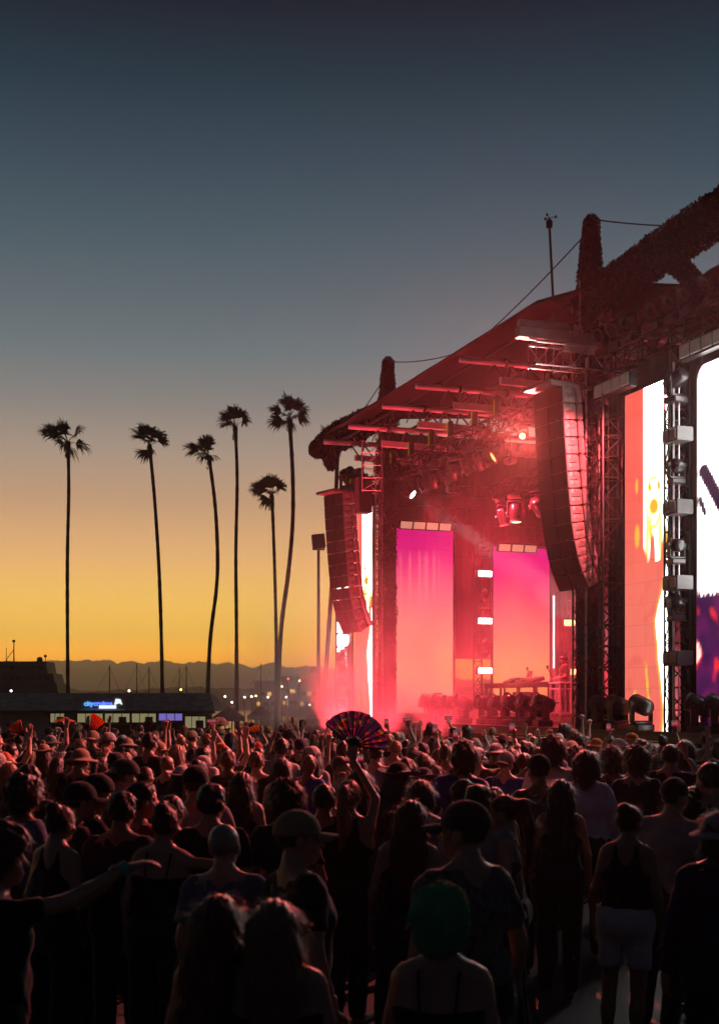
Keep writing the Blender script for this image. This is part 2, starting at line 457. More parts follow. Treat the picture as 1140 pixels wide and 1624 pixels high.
dk = thing('dock', 'dark timber dock on piles beyond the ticket office', 'dock', ((268 - HX) / FPX * 140, 140, -3.2))
MB().box((0, 0, 2.9), (8.5, 2.2, .25)).build('deck', M_TRIM, dk)
for k in range(5):
    for s in (-1, 1): MB().tube((-4 + 2 * k, s * .9, -2.5), (-4 + 2 * k, s * .9, 3.4), .14).build('pile', M_TRIM, dk)

# low blocks on the far shore, with lit windows
def block(p0, p1, ytop, Y, label, n):
    gx = lambda px: (px - HX) / FPX * Y
    h = (HY - ytop) / FPX * Y + CAM_H + 2
    t = thing('shore_building', label, 'building', ((gx(p0) + gx(p1)) / 2, Y, -2), 0, 'low buildings on the far shore')
    w_ = gx(p1) - gx(p0)
    MB().box((0, 0, h / 2), (w_, 12, h)).build('wall', M_WALLP, t)
    MB().box((0, 0, h + .3), (w_ + .6, 12.6, .6)).build('roof', M_ROOFT, t)
    for k in range(n):
        MB().box((-w_ * .4 + w_ * .8 * (k + .5) / n, -6.05, h * (.35 + .3 * (k % 2))), (1.6, .1, 1.3)).build('window', M_GLD if k % 3 else mat('far_lit', (.1, .1, .1), .5, emit=srgb(255, 190, 90), estr=1.2), t)
block(449, 474, 1076, 420, 'square flat-roofed block on the far shore between the twin palms and mast', 5)
block(474, 505, 1082, 430, 'long lower block joined to the square flat-roofed one', 6)
block(406, 447, 1083, 450, 'wide low shed on the far shore left of the square block', 6)
# quay lamps
def quay_lamp(px, py, Y, colr, label):
    z1 = CAM_H - (py - HY) / FPX * Y
    t = thing('quay_lamp', label, 'lamp', ((px - HX) / FPX * Y, Y, -1.3 if Y < 118 else -6), 0, 'small lamps lit along the harbour')
    zb = -1.3 if Y < 118 else -6
    MB().tube((0, 0, 0), (0, 0, z1 - zb), .06, .045).build('post', M_TRIM, t)
    MB().lathe([(.02, -.09), (.08, -.06), (.1, 0), (.06, .07), (.02, .09)], 10, Matrix.Translation((0, -.08, z1 - zb))).build('lamp_globe', glow('lamp_%d%d' % (int(colr[0] * 9), int(colr[2] * 9)), colr, 6.0), t)
for (px, py, Y_, cc, lb) in [(18, 1096, 112, (1, .95, .8), 'white lamp at the yacht side'), (205, 1096, 116, (1, .95, .85), 'white lamp behind the end of the sign'),
                        (287, 1094, 116, (1, .65, .2), 'amber lamp beside the dock'), (357, 1105, 114, (.9, 1, .8), 'pale lamp right of the crooked palm, upper of two'),
                        (368, 1114, 110, (.9, 1, .8), 'pale lamp right of the crooked palm, lower of two'), (388, 1106, 115, (1, .95, .8), 'white lamp right of the straight palm'),
                        (399, 1105, 116, (1, .95, .8), 'white lamp under the lone sailboat'), (406, 1104, 113, (1, .75, .3), 'amber lamp under the lone sailboat'),
                        (425, 1106, 114, (.9, 1, .85), 'pale lamp left of the twin palms'), (447, 1089, 116, (1, .75, .3), 'amber lamp just right of the twin palms'),
                        (454, 1106, 113, (1, .95, .8), 'white lamp below the square block'), (491, 1118, 109, (.9, 1, .8), 'pale lamp left of the floodlight mast'),
                        (457, 1077, 117, (1, .08, .05), 'red warning lamp on the square block skyline'), (475, 1080, 117, (1, .6, .15), 'amber lamp over the long lower block')]:
    quay_lamp(px, py, Y_, cc, lb)

# ---------------------------------------------------------------- fan palms
M_TRUNK = mat('palm_trunk', (0.1, 0.08, 0.065), 0.95, var=(3, .5), bump=(14, 1.0))
M_FROND = mat('palm_frond', (0.05, 0.06, 0.03), 0.7, var=(2, .3))
M_THATCH = mat('palm_thatch', (0.1, 0.08, 0.05), 0.95, var=(3, .3))
def palm(path, crown, Y, wpx, label, seed, size=1.0, zb=-1.3, heavy=0):
    rnd = random.Random(seed)
    k = FPX / Y
    pts = [at(px, py, Y) for px, py in path]
    base = Vector((pts[0].x, Y, zb))
    pts = [Vector((pts[0].x + (pts[0].x - pts[1].x) * .2, Y, zb))] + pts
    t = thing('palm_tree', label, 'palm tree', base, 0, 'tall fan palms on the waterfront')
    size *= 1.12
    # smooth trunk with ring bumps and a fibrous neck
    fine, rad = [], []
    seg = len(pts) - 1
    N = 80
    cum = [0]
    for i in range(seg): cum.append(cum[-1] + (pts[i + 1] - pts[i]).length)
    def cr(s):
        L = s * cum[-1]; i = 0
        while i < seg - 1 and cum[i + 1] < L: i += 1
        u = (L - cum[i]) / max(1e-6, cum[i + 1] - cum[i])
        p0, p1, p2, p3 = pts[max(i - 1, 0)], pts[i], pts[i + 1], pts[min(i + 2, seg)]
        return 0.5 * ((2 * p1) + (p2 - p0) * u + (2 * p0 - 5 * p1 + 4 * p2 - p3) * u * u + (3 * p1 - p0 - 3 * p2 + p3) * u ** 3)
    r0 = wpx * .9 / k / 2
    for i in range(N + 1):
        s = i / N
        r = r0 * (1.25 - .25 * min(1, s * 3)) * (1 - .12 * s) * (1 + .08 * rnd.uniform(-1, 1))
        if s > .955: r *= 1.0 + .45 * math.sin((s - .955) / .045 * PI * .8)
        if s < .05: r *= 1.35
        fine.append(cr(s) - base); rad.append(r)
    MB().path(fine, rad, 10).build('trunk', M_TRUNK, t, smooth=True)
    topp = fine[-1]
    cc = (at(crown[0], crown[1], Y) - base)
    off = cc - topp                       # the wind pushes the crown off the trunk
    wind = Vector((-0.5, 0.1, 0.0))
    cb = MB()
    nf = 12 + heavy + rnd.randrange(4)
    for i in range(nf):
        az = rnd.uniform(0, 2 * PI); el = rnd.choice([rnd.uniform(.1, 1.4), rnd.uniform(-.5, .7), rnd.uniform(.3, 1.2)])
        d = Vector((math.cos(az) * math.cos(el), math.sin(az) * math.cos(el), math.sin(el)))
        d = (d + wind * rnd.uniform(.0, 1.0)).normalized()
        pl = rnd.uniform(.45, .85) * size
        p0 = topp + Vector((0, 0, -.05))
        p1 = p0 + d * pl + Vector((0, 0, -.05)) + off * .35 * rnd.uniform(.4, 1)
        cb.path([p0, (p0 + p1) / 2 + Vector((0, 0, .05)), p1], [.03 * size, .022 * size, .015 * size], 4)
        side = d.cross(Vector((0, 0, 1))); side = side.normalized() if side.length > .05 else Vector((1, 0, 0))
        nrm = side.cross(d).normalized()
        tw = rnd.uniform(-.9, .9)
        side, nrm = side * math.cos(tw) + nrm * math.sin(tw), nrm * math.cos(tw) - side * math.sin(tw)
        fl = rnd.uniform(.95, 1.35) * size
        spread = rnd.uniform(1.0, 1.45)
        for j in range(34):
            u = -1 + 2 * j / 33
            th = u * spread
            ld = (d * math.cos(th) + side * math.sin(th) + nrm * (.25 * abs(u) + rnd.uniform(-.12, .12))).normalized()
            L = fl * (1 - .28 * abs(u)) * rnd.uniform(.72, 1.08)
            droop = rnd.uniform(.12, .42)
            q1 = p1 + ld * L * .5 + wind * .05
            q2 = p1 + ld * L * .82 + Vector((0, 0, -L * droop * .35)) + wind * .14
            q3 = p1 + ld * L * rnd.uniform(.95, 1.05) + Vector((0, 0, -L * droop)) + wind * rnd.uniform(.15, .32)
            w_ = ld.cross(nrm); w_ = w_.normalized() if w_.length > .01 else side
            a_, c_ = .046 * size, .028 * size
            cb.add([p1, q1 + w_ * a_, q1 - w_ * a_, q2 + w_ * c_, q2 - w_ * c_, q3], [(0, 2, 1), (1, 2, 4, 3), (3, 4, 5)])
    cb.build('crown', M_FROND, t)
    # a short skirt of dead leaf bases under the crown
    sk = MB()
    for i in range(46):
        az = rnd.uniform(0, 2 * PI); z = rnd.uniform(-1.1, -.1) * size
        c0 = topp + Vector((math.cos(az) * r0 * .9, math.sin(az) * r0 * .9, z))
        e = c0 + Vector((math.cos(az) * .13, math.sin(az) * .13, rnd.uniform(-.2, .3)))
        sk.tube(c0, e, .035, .01, 4)
    sk.build('leaf_bases', M_THATCH, t)
    return t
palm([(108, 1140), (107, 1000), (107, 880), (109, 780), (108, 700)], (100, 682), 90, 6.6, 'palm in front of the roof sign, straight trunk standing alone', 1, 1.05)
palm([(258, 1140), (256, 1020), (252, 900), (245, 790), (237, 706)], (236, 690), 98, 6.6, 'gently leaning palm by the violet lit poster', 2, 1.0)
palm([(328, 1140), (333, 1020), (343, 935), (345, 880), (341, 800), (331, 722)], (322, 700), 106, 7, 'palm with the most crooked, kinked trunk', 3, 1.05)
palm([(375, 1140), (375, 1000), (374, 880), (376, 760), (373, 676)], (366, 656), 108, 6.6, 'tall straight palm right of the kinked one', 4, 1.0)
palm([(439, 1140), (438, 1020), (436, 920), (433, 830), (431, 785)], (431, 770), 112, 6.4, 'shortest palm, its trunk crossing a taller one low down', 5, 1.1, heavy=3)
palm([(439, 1140), (442, 1060), (447, 985), (457, 910), (464, 830), (464, 750), (459, 664)], (458, 640), 100, 8, 'tallest palm with an S-curved trunk crossing the shortest one', 6, .92, heavy=5)
palm([(512, 1140), (517, 1060), (524, 960), (529, 880), (533, 780), (536, 700)], (537, 688), 104, 8, 'leaning palm half hidden by the stage roof and speakers', 8, 1.0)

# ---------------------------------------------------------------- floodlight mast
Yf = 76
fl = thing('floodlight_mast', 'tall floodlight mast with a boxy hooded head left of the stage', 'floodlight', (at(505, 1115, Yf).x, Yf, -1.3), R(8))
zt = at(505, 873, Yf).z + 1.3
MB().tube((0, 0, 0), (0, 0, zt), .12, .085, 10).build('post', M_STEEL, fl)
hd = MB().bbox((0, 0, zt + .55), (.78, .5, .85), .05, Matrix.Rotation(R(-6), 3, 'Y')).build('lamp_housing', M_STEEL, fl)
MB().box((0, 0, zt + .06), (.72, .36, .05)).box((-.34, 0, zt + .12), (.05, .2, .2)).box((.34, 0, zt + .12), (.05, .2, .2)).build('bracket', M_STEEL, fl)
MB().bbox((-.3, 0, zt - 7.2), (.35, .25, .3), .03).tube((-.16, 0, zt - 7.2), (0, 0, zt - 7.2), .04).build('camera_box', M_STEEL, fl)
# ================================================================== STAGE
DECK = 1.69
def loc_of(a0, b0, z0=0.0):
    return lambda a, b, z: Vector((a0 - a, b - b0, z - z0))

M_DECK = mat('deck_floor', (0.03, 0.028, 0.028), 0.35, var=(1.2, .4))
M_SKIRT = mat('stage_skirt', (0.05, 0.02, 0.022), 0.8, var=(1.5, .3), bump=(8, .5))
M_ROOFC = mat('roof_fabric', (0.016, 0.015, 0.015), 0.9, spec=.15, var=(.5, .2), bump=(1.5, .6))
M_TUBE = mat('pale_tube', (0.55, 0.52, 0.52), 0.4, metal=.2, var=(2, .15))
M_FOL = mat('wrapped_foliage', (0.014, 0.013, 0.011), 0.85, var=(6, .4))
M_DRAPE = mat('dark_drape', (0.05, 0.04, 0.04), 0.9, sheen=.2, bump=(2.5, .8))
M_GRILLE = mat('speaker_grille', (0.016, 0.015, 0.015), 0.55, bump=(160, .5))
M_CAB = mat('speaker_cabinet', (0.17, 0.16, 0.155), 0.42, var=(9, .2))
M_RIG = mat('rigging_plate', (0.2, 0.19, 0.19), 0.5, metal=.35, var=(12, .25))
M_LENS = mat('lens', (0.03, 0.03, 0.035), 0.05, spec=.8, coat=.5)
M_FIX = mat('fixture_black', (0.014, 0.014, 0.015), 0.32, var=(15, .3))
M_FIXG = mat('fixture_grey', (0.06, 0.06, 0.06), 0.55, metal=.2, var=(10, .2))
M_WIRE = mat('wire', (0.015, 0.015, 0.015), 0.6)

# ---- deck with separate fascia panels
sp = sthing('stage_platform', 'long dark stage deck with panelled front behind the crowd', 'stage', 6, 0, 0)
Lc = loc_of(6, 0, 0)
MB().box(Lc(6, 5.2, DECK - .1), (31, 11.6, .2)).build('deck', M_DECK, sp)
for k in range(15):
    a = -8.5 + 2 * k
    MB().bbox(Lc(a, -.52, (DECK - .2) / 2), (1.985, .05, DECK - .22), .01).build('fascia_panel', M_SKIRT, sp)
MB().box(Lc(6, -.63, DECK - .03), (31, .05, .1)).build('edge_trim', M_STEEL, sp)

# ---- truss maker (world points)
def truss(name, label, p0, p1, w, h=None, bay=.6, m=None, rc=.025, rb=.014, group=None, cat='truss', up=Vector((0, 0, 1)), parent=None):
    m = m or M_ALU; h = h or w
    p0, p1 = Vector(p0), Vector(p1)
    d = p1 - p0; L = d.length; t = d.normalized()
    s = t.cross(up)
    s = s.normalized() if s.length > 1e-3 else Vector((1, 0, 0))
    u = s.cross(t).normalized()
    if parent is None:
        root = thing(name, label, cat, p0, 0, group); org = p0
    else:
        root = parent; org = parent.location
    inv = Matrix.Rotation(-root.rotation_euler.z, 3, 'Z')
    corner = lambda i, x: inv @ (p0 + t * x + s * (w / 2 * (1 if i in (0, 3) else -1)) + u * (h / 2 * (1 if i < 2 else -1)) - org)
    for i in range(4): MB().tube(corner(i, 0), corner(i, L), rc, n=6).build('chord', m, root)
    n = max(1, round(L / bay)); b = MB()
    for i in range(4):
        j = (i + 1) % 4
        for k in range(n):
            x0, x1 = L * k / n, L * (k + 1) / n
            if (k + i) % 2: b.tube(corner(i, x0), corner(j, x1), rb, n=4, caps=False)
            else: b.tube(corner(j, x0), corner(i, x1), rb, n=4, caps=False)
            b.tube(corner(i, x0), corner(j, x0), rb, n=4, caps=False)
    b.build('bracing', m, root)
    return root

# ---- roof: rafters, canopy, near gable
rf = sthing('stage_roof', 'cantilevered stage roof of pale tubes under stretched fabric', 'stage roof', 7, 0, 11)
Lr = loc_of(7, 0, 11)
rafters = [0.0, 3.48, 6.57, 9.28, 12.44, 15.1]
def canopy_z(b, a=7):
    if b < .2: return 12.2 + (b + 1.75) / 1.95 * .7
    if b < 5: return 12.9 + (b - .2) / 4.8 * .4
    return 13.3 - (b - 5) / 5 * .6
bm_ = MB(); bs = [-1.75, -1.4, -1, -.4, .2, 1.2, 3, 5, 8, 10.2]; as_ = [-.5 + i * .54 for i in range(31)]
for bb in bs:
    for aa in as_:
        ra = min(abs(aa - r) for r in rafters)
        sag = -.025 * math.sin(min(1, ra / 1.5) * PI / 2) * (0.4 + .6 * math.sin((bb + 2) / 12 * PI))
        bm_.v.append(tuple(Lr(aa, bb , canopy_z(bb) + sag)))
n = len(as_)
bm_.f = [(i * n + j, i * n + j + 1, (i + 1) * n + j + 1, (i + 1) * n + j) for i in range(len(bs) - 1) for j in range(n - 1)]
bm_.mi = [0] * len(bm_.f)
cano = bm_.build('canopy', M_ROOFC, rf, smooth=True)
sol = cano.modifiers.new('thick', 'SOLIDIFY'); sol.thickness = .04
for ai, a in enumerate(rafters):
    rr = .095 if ai else .12
    r_ = MB().tube(Lr(a, -2.0, 11.78), Lr(a, 9.5, 11.9), rr, n=12).build('rafter', M_TUBE, rf, smooth=True)
    MB().box(Lr(a - .35, .35, 11.2), (.12, 2.6, .2)).build('lower_chord', M_TUBE, r_)
    b = MB()
    for k in range(7):
        b0 = -1.0 + k * .55
        b.tube(Lr(a, b0, 11.75), Lr(a - .35, b0 + .27, 11.2), .03, n=5); b.tube(Lr(a - .35, b0 + .27, 11.2), Lr(a, b0 + .55, 11.75), .03, n=5)
        if k % 2 == 0: b.tube(Lr(a, b0, 11.75), Lr(a + (1.2 if a < 15 else -1), b0 + .3, 11.6), .022, n=4)
    b.build('bracing', M_STEEL, r_)
    for bb in (-.6, 1.0):
        MB().lathe([(rr + .035, -.04), (rr + .035, .04)], 10, Matrix.Translation(Lr(a, bb, 11.8)) @ Matrix.Rotation(PI / 2, 4, 'X')).build('clamp', M_STEEL, r_)
# purlins along the roof and the near gable sheet
for bb, zz_ in ((-1.2, 11.95), (1.5, 12.55), (4, 12.8), (7, 12.75)):
    MB().tube(Lr(-.4, bb, zz_), Lr(15.6, bb, zz_), .05, n=6).build('purlin', M_STEEL, rf)
MB().add([Lr(-.52, .3, 12.0), Lr(-.52, 3.4, 12.0), Lr(-.52, 3.4, 13.05), Lr(-.52, .5, 12.9)], [(0, 1, 2, 3), (3, 2, 1, 0)]).build('gable_sheet', M_ROOFC, rf)
# the near eave beam with its hangers
bmn = MB().bbox(Lr(-.35, -.55, 11.45), (.25, 3.4, .28), .02).build('eave_beam', mat('eave_metal', (.14, .13, .13), .45, metal=.4, var=(3, .3)), rf)
for k in range(4): MB().tube(Lr(-.35, -1.6 + .8 * k, 11.5), Lr(0, -1.6 + .8 * k, 11.75), .03).build('hanger', M_STEEL, bmn)
truss('eave_truss', 'short lattice truss under the near eave beam', st(-.3, -1.8, 10.95), st(-.3, 1.6, 10.95), .4, .55, .5, M_ALU, group=None)
truss('mast_truss', 'upright lattice stub under the near foliage spire', st(0, -.05, 11.6), st(0, -.05, 13.0), .5, .5, .45, M_ALU)
truss('mast_truss', 'upright lattice stub under the far roof corner', st(14.2, -.5, 9.9), st(14.2, -.5, 11.7), .7, .7, .5, M_TUBE)

# ---- foliage wrapping
def wrap(path, rad, nleaf, leaf, seed, square=False):
    rnd = random.Random(seed); b = MB()
    pts = [Vector(p) for p in path]
    cum = [0]
    for i in range(len(pts) - 1): cum.append(cum[-1] + (pts[i + 1] - pts[i]).length)
    for k in range(nleaf):
        L = rnd.random() * cum[-1]; i = 0
        while i < len(pts) - 2 and cum[i + 1] < L: i += 1
        u = (L - cum[i]) / (cum[i + 1] - cum[i])
        p = pts[i].lerp(pts[i + 1], u); t = (pts[i + 1] - pts[i]).normalized()
        r = (rad[i] * (1 - u) + rad[i + 1] * u)
        e1 = t.orthogonal().normalized(); e2 = t.cross(e1)
        a = rnd.uniform(0, 2 * PI)
        nd = e1 * math.cos(a) + e2 * math.sin(a)
        lump = 1 + .16 * noise.noise(p * 2.3 + nd * 1.7) + .1 * noise.noise(p * 6 + nd * 3)
        c = p + nd * r * lump * rnd.uniform(.86, 1.06)
        q = Euler((rnd.uniform(0, 6), rnd.uniform(0, 6), rnd.uniform(0, 6))).to_matrix()
        s = leaf * rnd.uniform(.6, 1.3)
        b.add([c + q @ Vector(v) * s for v in ((-.9, 0, 0), (0, -.45, .12), (.9, 0, 0), (0, .45, .12))], [(0, 1, 2), (0, 2, 3)])
    return b

def foliage_arm(label, path, rad, nleaf, leaf, seed):
    base = Vector(path[0])
    t = thing('foliage_arm', label, 'decoration', base)
    loc = [Vector(p) - base for p in path]
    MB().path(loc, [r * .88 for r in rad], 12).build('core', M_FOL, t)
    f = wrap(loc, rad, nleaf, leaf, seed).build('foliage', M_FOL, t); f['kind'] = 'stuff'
    return t
foliage_arm('huge leaf-wrapped arm reaching out from the near tower over the big screen',
            [st(.5, .1, 12.55), st(-1.5, 0, 12.65), st(-3.5, 0, 12.74), st(-5.5, 0, 12.84), st(-8, 0, 12.95)], [.36, .45, .48, .47, .4], 14000, .052, 3)
foliage_arm('leaf-wrapped branch forking down from the huge arm', [st(-3.2, .05, 12.65), st(-3.9, .1, 12.1), st(-4.4, .1, 11.6), st(-4.7, .1, 11.0)], [.2, .22, .22, .26], 2600, .05, 4)
foliage_arm('leaf-wrapped arm beyond the far tower with a drooping tip', [st(13.5, .2, 12.75), st(16, .1, 12.9), st(19, 0, 12.9), st(21.6, 0, 12.9), st(22.6, 0, 12.95)], [.3, .48, .56, .42, .12], 8000, .07, 5)
foliage_arm('leaf-wrapped stub hanging under the far arm', [st(20.3, 0, 12.7), st(20.2, 0, 12.1), st(20.1, 0, 11.75)], [.42, .3, .1], 900, .08, 6)

def tower(a, label, seed, lean):
    t = sthing('stage_tower', label, 'tower', a, 0, 0)
    MB().bbox((0, 0, 6.3), (.56, .5, 12.6), .03).build('drape_column', M_BLACKC, t)
    # bolted floral cladding on the audience and camera faces
    f = wrap([Vector((.1, -.06, 1.6)), Vector((.1, -.06, 12.4))], [.36, .36], 5200, .05, seed).build('floral_cladding', mat('floral_cladding', (0.05, 0.03, 0.03), .45, var=(20, .6)), t); f['kind'] = 'stuff'
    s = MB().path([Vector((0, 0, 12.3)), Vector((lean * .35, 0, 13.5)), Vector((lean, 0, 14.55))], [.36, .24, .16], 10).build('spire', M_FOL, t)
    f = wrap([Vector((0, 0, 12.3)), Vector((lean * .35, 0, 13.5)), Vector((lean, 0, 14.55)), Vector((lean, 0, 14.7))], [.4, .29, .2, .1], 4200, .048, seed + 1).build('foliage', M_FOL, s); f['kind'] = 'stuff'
    for dx in (-.33, .33): MB().tube((dx, -.3, 1.7), (dx, -.3, 11), .03).build('pipe', M_ALU, t)
    return t
tower(0, 'near stage tower, black draped column with floral cladding and leafy spire', 11, .08)
tower(14, 'far stage tower, black draped column with floral cladding and leafy spire', 21, .12)

# ---- wires
def wire(label, p0, p1, sag=.1, r=.018):
    p0, p1 = Vector(p0), Vector(p1)
    t = MB().path([(p0.lerp(p1, i / 8) - p0) + Vector((0, 0, -sag * 4 * (i / 8) * (1 - i / 8))) for i in range(9)], r, 5).build('guy_wire', M_WIRE, loc=p0)
    tag(t, label, 'wire', 'wires between the spires')
ridge_pt = st(*(lambda az_: (az_[0], -.3, az_[1]))(on_b(745, 553, -.3)))
wire('wire from the far spire tip to the roof ridge', st(13.9, 0, 14.55), ridge_pt, .15)
wire('wire from the roof ridge up to the near spire', ridge_pt, st(.1, 0, 14.35), .1)
wire('wire from the far spire down to the far eave', st(14.1, 0, 14.1), st(*(lambda q: (q[0], -1.0, q[1]))(on_b(568, 661, -1.0))), .03)
wire('wire from the near spire tip to the huge leafy arm', st(-.1, 0, 14.6), st(*(lambda q: (q[0], 0, q[1]))(on_b(1066, 358, 0))), .03)
wm = thing('weather_mast', 'thin cranked pole carrying a small anemometer above the roof edge', 'weather mast', st(.3, -1.1, 11.9))
pw = [st(*(lambda q: (q[0], -1.1, q[1]))(on_b(px, py, -1.1))) - st(.3, -1.1, 11.9) for px, py in ((905, 481), (877, 478), (871, 354))]
MB().path([Vector((0, 0, 0)), pw[0], pw[1] + Vector((.03, 0, 0)), pw[1] + Vector((0, 0, .05)), pw[2]], .035, 6).build('pole', M_WIRE, wm)
MB().lathe([(.02, -.12), (.08, -.1), (.09, .05), (.03, .12)], 8, Matrix.Translation(pw[2])).build('sensor', M_WIRE, wm)
b = MB()
for k in range(3):
    e = pw[2] + Vector((.16 * math.cos(2.1 * k), .16 * math.sin(2.1 * k), .17))
    b.tube(pw[2] + Vector((0, 0, .14)), e, .01, n=4); b.lathe([(.01, -.04), (.04, 0), (.01, .04)], 6, Matrix.Translation(e))
b.build('wind_cups', M_WIRE, wm)

# ---- moving-head lamps (shared meshes)
def mh_meshes():
    base = MB().bbox((0, 0, .07), (.4, .34, .14), .025).mesh('base', M_FIX)
    y = MB()
    for s in (-1, 1): y.bbox((s * .21, 0, .36), (.06, .16, .42), .025)
    y.bbox((0, 0, .17), (.42, .18, .07), .02)
    for s in (-1, 1): y.lathe([(.085, -.012), (.085, .012)], 12, Matrix.Translation((s * .245, 0, .5)) @ Matrix.Rotation(PI / 2, 4, 'Y'))
    yoke = y.mesh('yoke', M_FIX)
    head = MB().lathe([(.05, -.26), (.13, -.25), (.165, -.2), (.175, -.05), (.175, .06), (.16, .1), (.165, .2), (.15, .22), (.13, .222)], 18).mesh('lamp_head', M_FIX, True)
    ring = MB().lathe([(.166, .19), (.172, .2), (.172, .235), (.15, .235), (.148, .225)], 18).mesh('bezel', M_FIXG)
    lens = MB().lathe([(.145, .218), (.11, .235), (.05, .246), (.01, .248)], 16).mesh('lens', M_LENS, True)
    return base, yoke, head, ring, lens
MH = mh_meshes()
def lens_mesh(colr, s):
    me = MH[4].copy(); me.materials.clear(); me.materials.append(glow('lens_glow_%d_%d_%d_%d' % (colr[0] * 99, colr[1] * 99, colr[2] * 99, s), colr, s)); return me
def inst(name, me, parent, loc=(0, 0, 0), rot=(0, 0, 0)):
    o = bpy.data.objects.new(name, me); COL.objects.link(o); o.parent = parent; o.location = loc; o.rotation_euler = rot
    return o
def moving_head(label, p, pan=0.0, tilt=0.0, hung=False, scale=1.0, lit=None, group=None, spot=None):
    """pan about z in the stage frame, tilt from straight up (or down when hung)"""
    t = thing('moving_head_lamp', label, 'stage light', p, STAGE_ROT + pan, group, scale)
    if hung: t.rotation_euler = (PI, 0, STAGE_ROT + pan)
    inst('base', MH[0], t); inst('yoke', MH[1], t)
    h = inst('lamp_head', MH[2], t, (0, 0, .5), (tilt, 0, 0))
    inst('bezel', MH[3], h)
    inst('lens', lens_mesh(*lit) if lit else MH[4], h)
    if spot:                      # (colour, power, cone degrees)
        ld = bpy.data.lights.new('lamp_light', 'SPOT'); ld.color = spot[0]; ld.energy = spot[1]; ld.spot_size = R(spot[2]); ld.spot_blend = .4; ld.shadow_soft_size = .12
        lo = bpy.data.objects.new('lamp_light', ld); COL.objects.link(lo); lo.parent = h; lo.location = (0, 0, .3); lo.rotation_euler = (PI, 0, 0)
    return t
def aim(p, target, hung):
    """pan, tilt so that the head points from p to target"""
    d = Vector(target) - Vector(p)
    l = Matrix.Rotation(-STAGE_ROT, 3, 'Z') @ d
    h = math.hypot(l.x, l.y); pan = math.atan2(l.y, l.x)
    if hung: return pan - PI / 2, math.atan2(h, -l.z)      # root is flipped about x first
    return pan - PI / 2, -math.atan2(h, l.z)

RED = (1.0, .045, .07); PINK = (1.0, .22, .24); WARM = (1.0, .55, .35)
# floor row along the stage front
G_FLOOR = 'moving heads standing along the stage front'
for a in [11.3, 10.35, 9.4, 8.5, 6.9, 6.0, 5.1, 4.2, 3.3]:
    p = st(a, .45, DECK)
    moving_head('black moving-head lamp standing in the row along the stage front edge', p, R(random.uniform(-10, 10)), R(random.uniform(66, 84)), False, 1.3, group=G_FLOOR)
for a in (-1.0, -1.75, -2.75):
    moving_head('black moving-head lamp on the deck below the coral side screen', st(a, -.25, DECK), R(-70 + 8 * a), R(75), False, 1.2, group='deck lamps under the side screen')
for a in (-5.0, -5.7, -6.4):
    moving_head('black moving-head lamp on the deck below the big white screen', st(a, -.25, DECK), R(-60), R(70), False, 1.2, group='deck lamps under the big screen')

for i, a in enumerate((5.0, 8.8, 12.4)):  # unseen uplighters added to light the roof tubes red from below
    p = st(a, -2.2, 0)
    moving_head('added unseen red uplighter on the pit ground behind the crowd, ' + ['near the pale stand', 'mid stage', 'towards the far tower'][i], p, *aim(p + Vector((0, 0, .5)), st(a + 1, -.6, 11.8), False), False, 1.1, spot=((1, .05, .08), 5500, 70))
# ---- front lighting truss with hung lamps and blinders
truss('lighting_truss', 'long front lighting truss hung between the two stage towers', st(15.2, .25, 10.55), st(.4, .25, 10.55), .5, .5, .6, M_STEEL, rc=.03, rb=.018)
truss('lighting_truss', 'front lighting truss above the side screens', st(-.4, .25, 10.75), st(-10.2, .25, 10.75), .5, .5, .6, M_STEEL, rc=.03, rb=.018)
def on_truss(px): return on_b(px, 700, .25)[0]
G_HUNG = 'moving heads hung under the front truss'
for i, px in enumerate((672, 690, 706, 722, 742, 762, 776)):
    a = on_truss(px); p = st(a, .25, 10.3)
    pan, tilt = aim(p + Vector((0, 0, -.5)), st(a + (3 if i % 2 else -1), 3.2 + i % 3, DECK), True)
    moving_head('moving-head lamp hung under the front truss, pointing down onto the deck', p, pan, tilt, True, 1.1, group=G_HUNG, spot=(RED, 8000, 85) if i % 2 == 0 else None)
for (px, py, lab, colr, s, tgt, pw_, cone) in (
        (646, 757, 'lamp under the front truss throwing a pale white beam', (.9, 1, .95), 14, st(8.8, 4.2, 5.8), 30000, 11),
        (793, 688, 'lamp under the front truss glowing orange red, lower of two', (1, .2, .06), 6, st(9, -12, 1.5), 6000, 80),
        (829, 668, 'lamp under the front truss blazing red beside the speaker array', (1, .2, .04), 26, (-1, 10, 1.2), 15000, 80)):
    a = on_truss(px); p = st(a, .25, 10.3); pan, tilt = aim(p + Vector((0, 0, -.5)), tgt, True)
    moving_head(lab, p, pan, tilt, True, .65 if s > 20 else 1.1, lit=(colr, s), spot=((1, .12, .1) if colr[1] < .5 else colr, pw_, cone))
def blinder(label, p, rotz, nx, nz, cw, ch, lit=None, group=None, depth=.16, tilt=0.0, side=None):
    t = thing('blinder', label, 'stage light', p, rotz, group)
    w_, h_ = nx * cw + .04, nz * ch + .04
    rt = Matrix.Rotation(tilt, 3, 'X')
    MB().bbox(rt @ Vector((0, depth / 2, 0)), (w_, depth, h_), .012, rt).build('housing', side or M_FIX, t)
    for i in range(nx):
        for j in range(nz):
            c = Vector(((i - (nx - 1) / 2) * cw, -.012, (j - (nz - 1) / 2) * ch))
            MB().bbox(rt @ c, (cw * .86, .04, ch * .84), .012, rt).build('lamp_cell', lit or M_LENS, t)
    return t
M_FIL = mat('dim_filament', (.05, .045, .02), .3, emit=srgb(200, 170, 30), estr=.35)
G_BL = 'blinders standing on the front truss'
for px in (563, 600, 627, 656, 688, 718, 756, 792):
    a = on_truss(px)
    blinder('upright four-cell blinder with dim yellow cells on top of the front truss', st(a, .1, 11.05), STAGE_ROT + R(-30), 2, 2, .2, .26, M_FIL, G_BL)
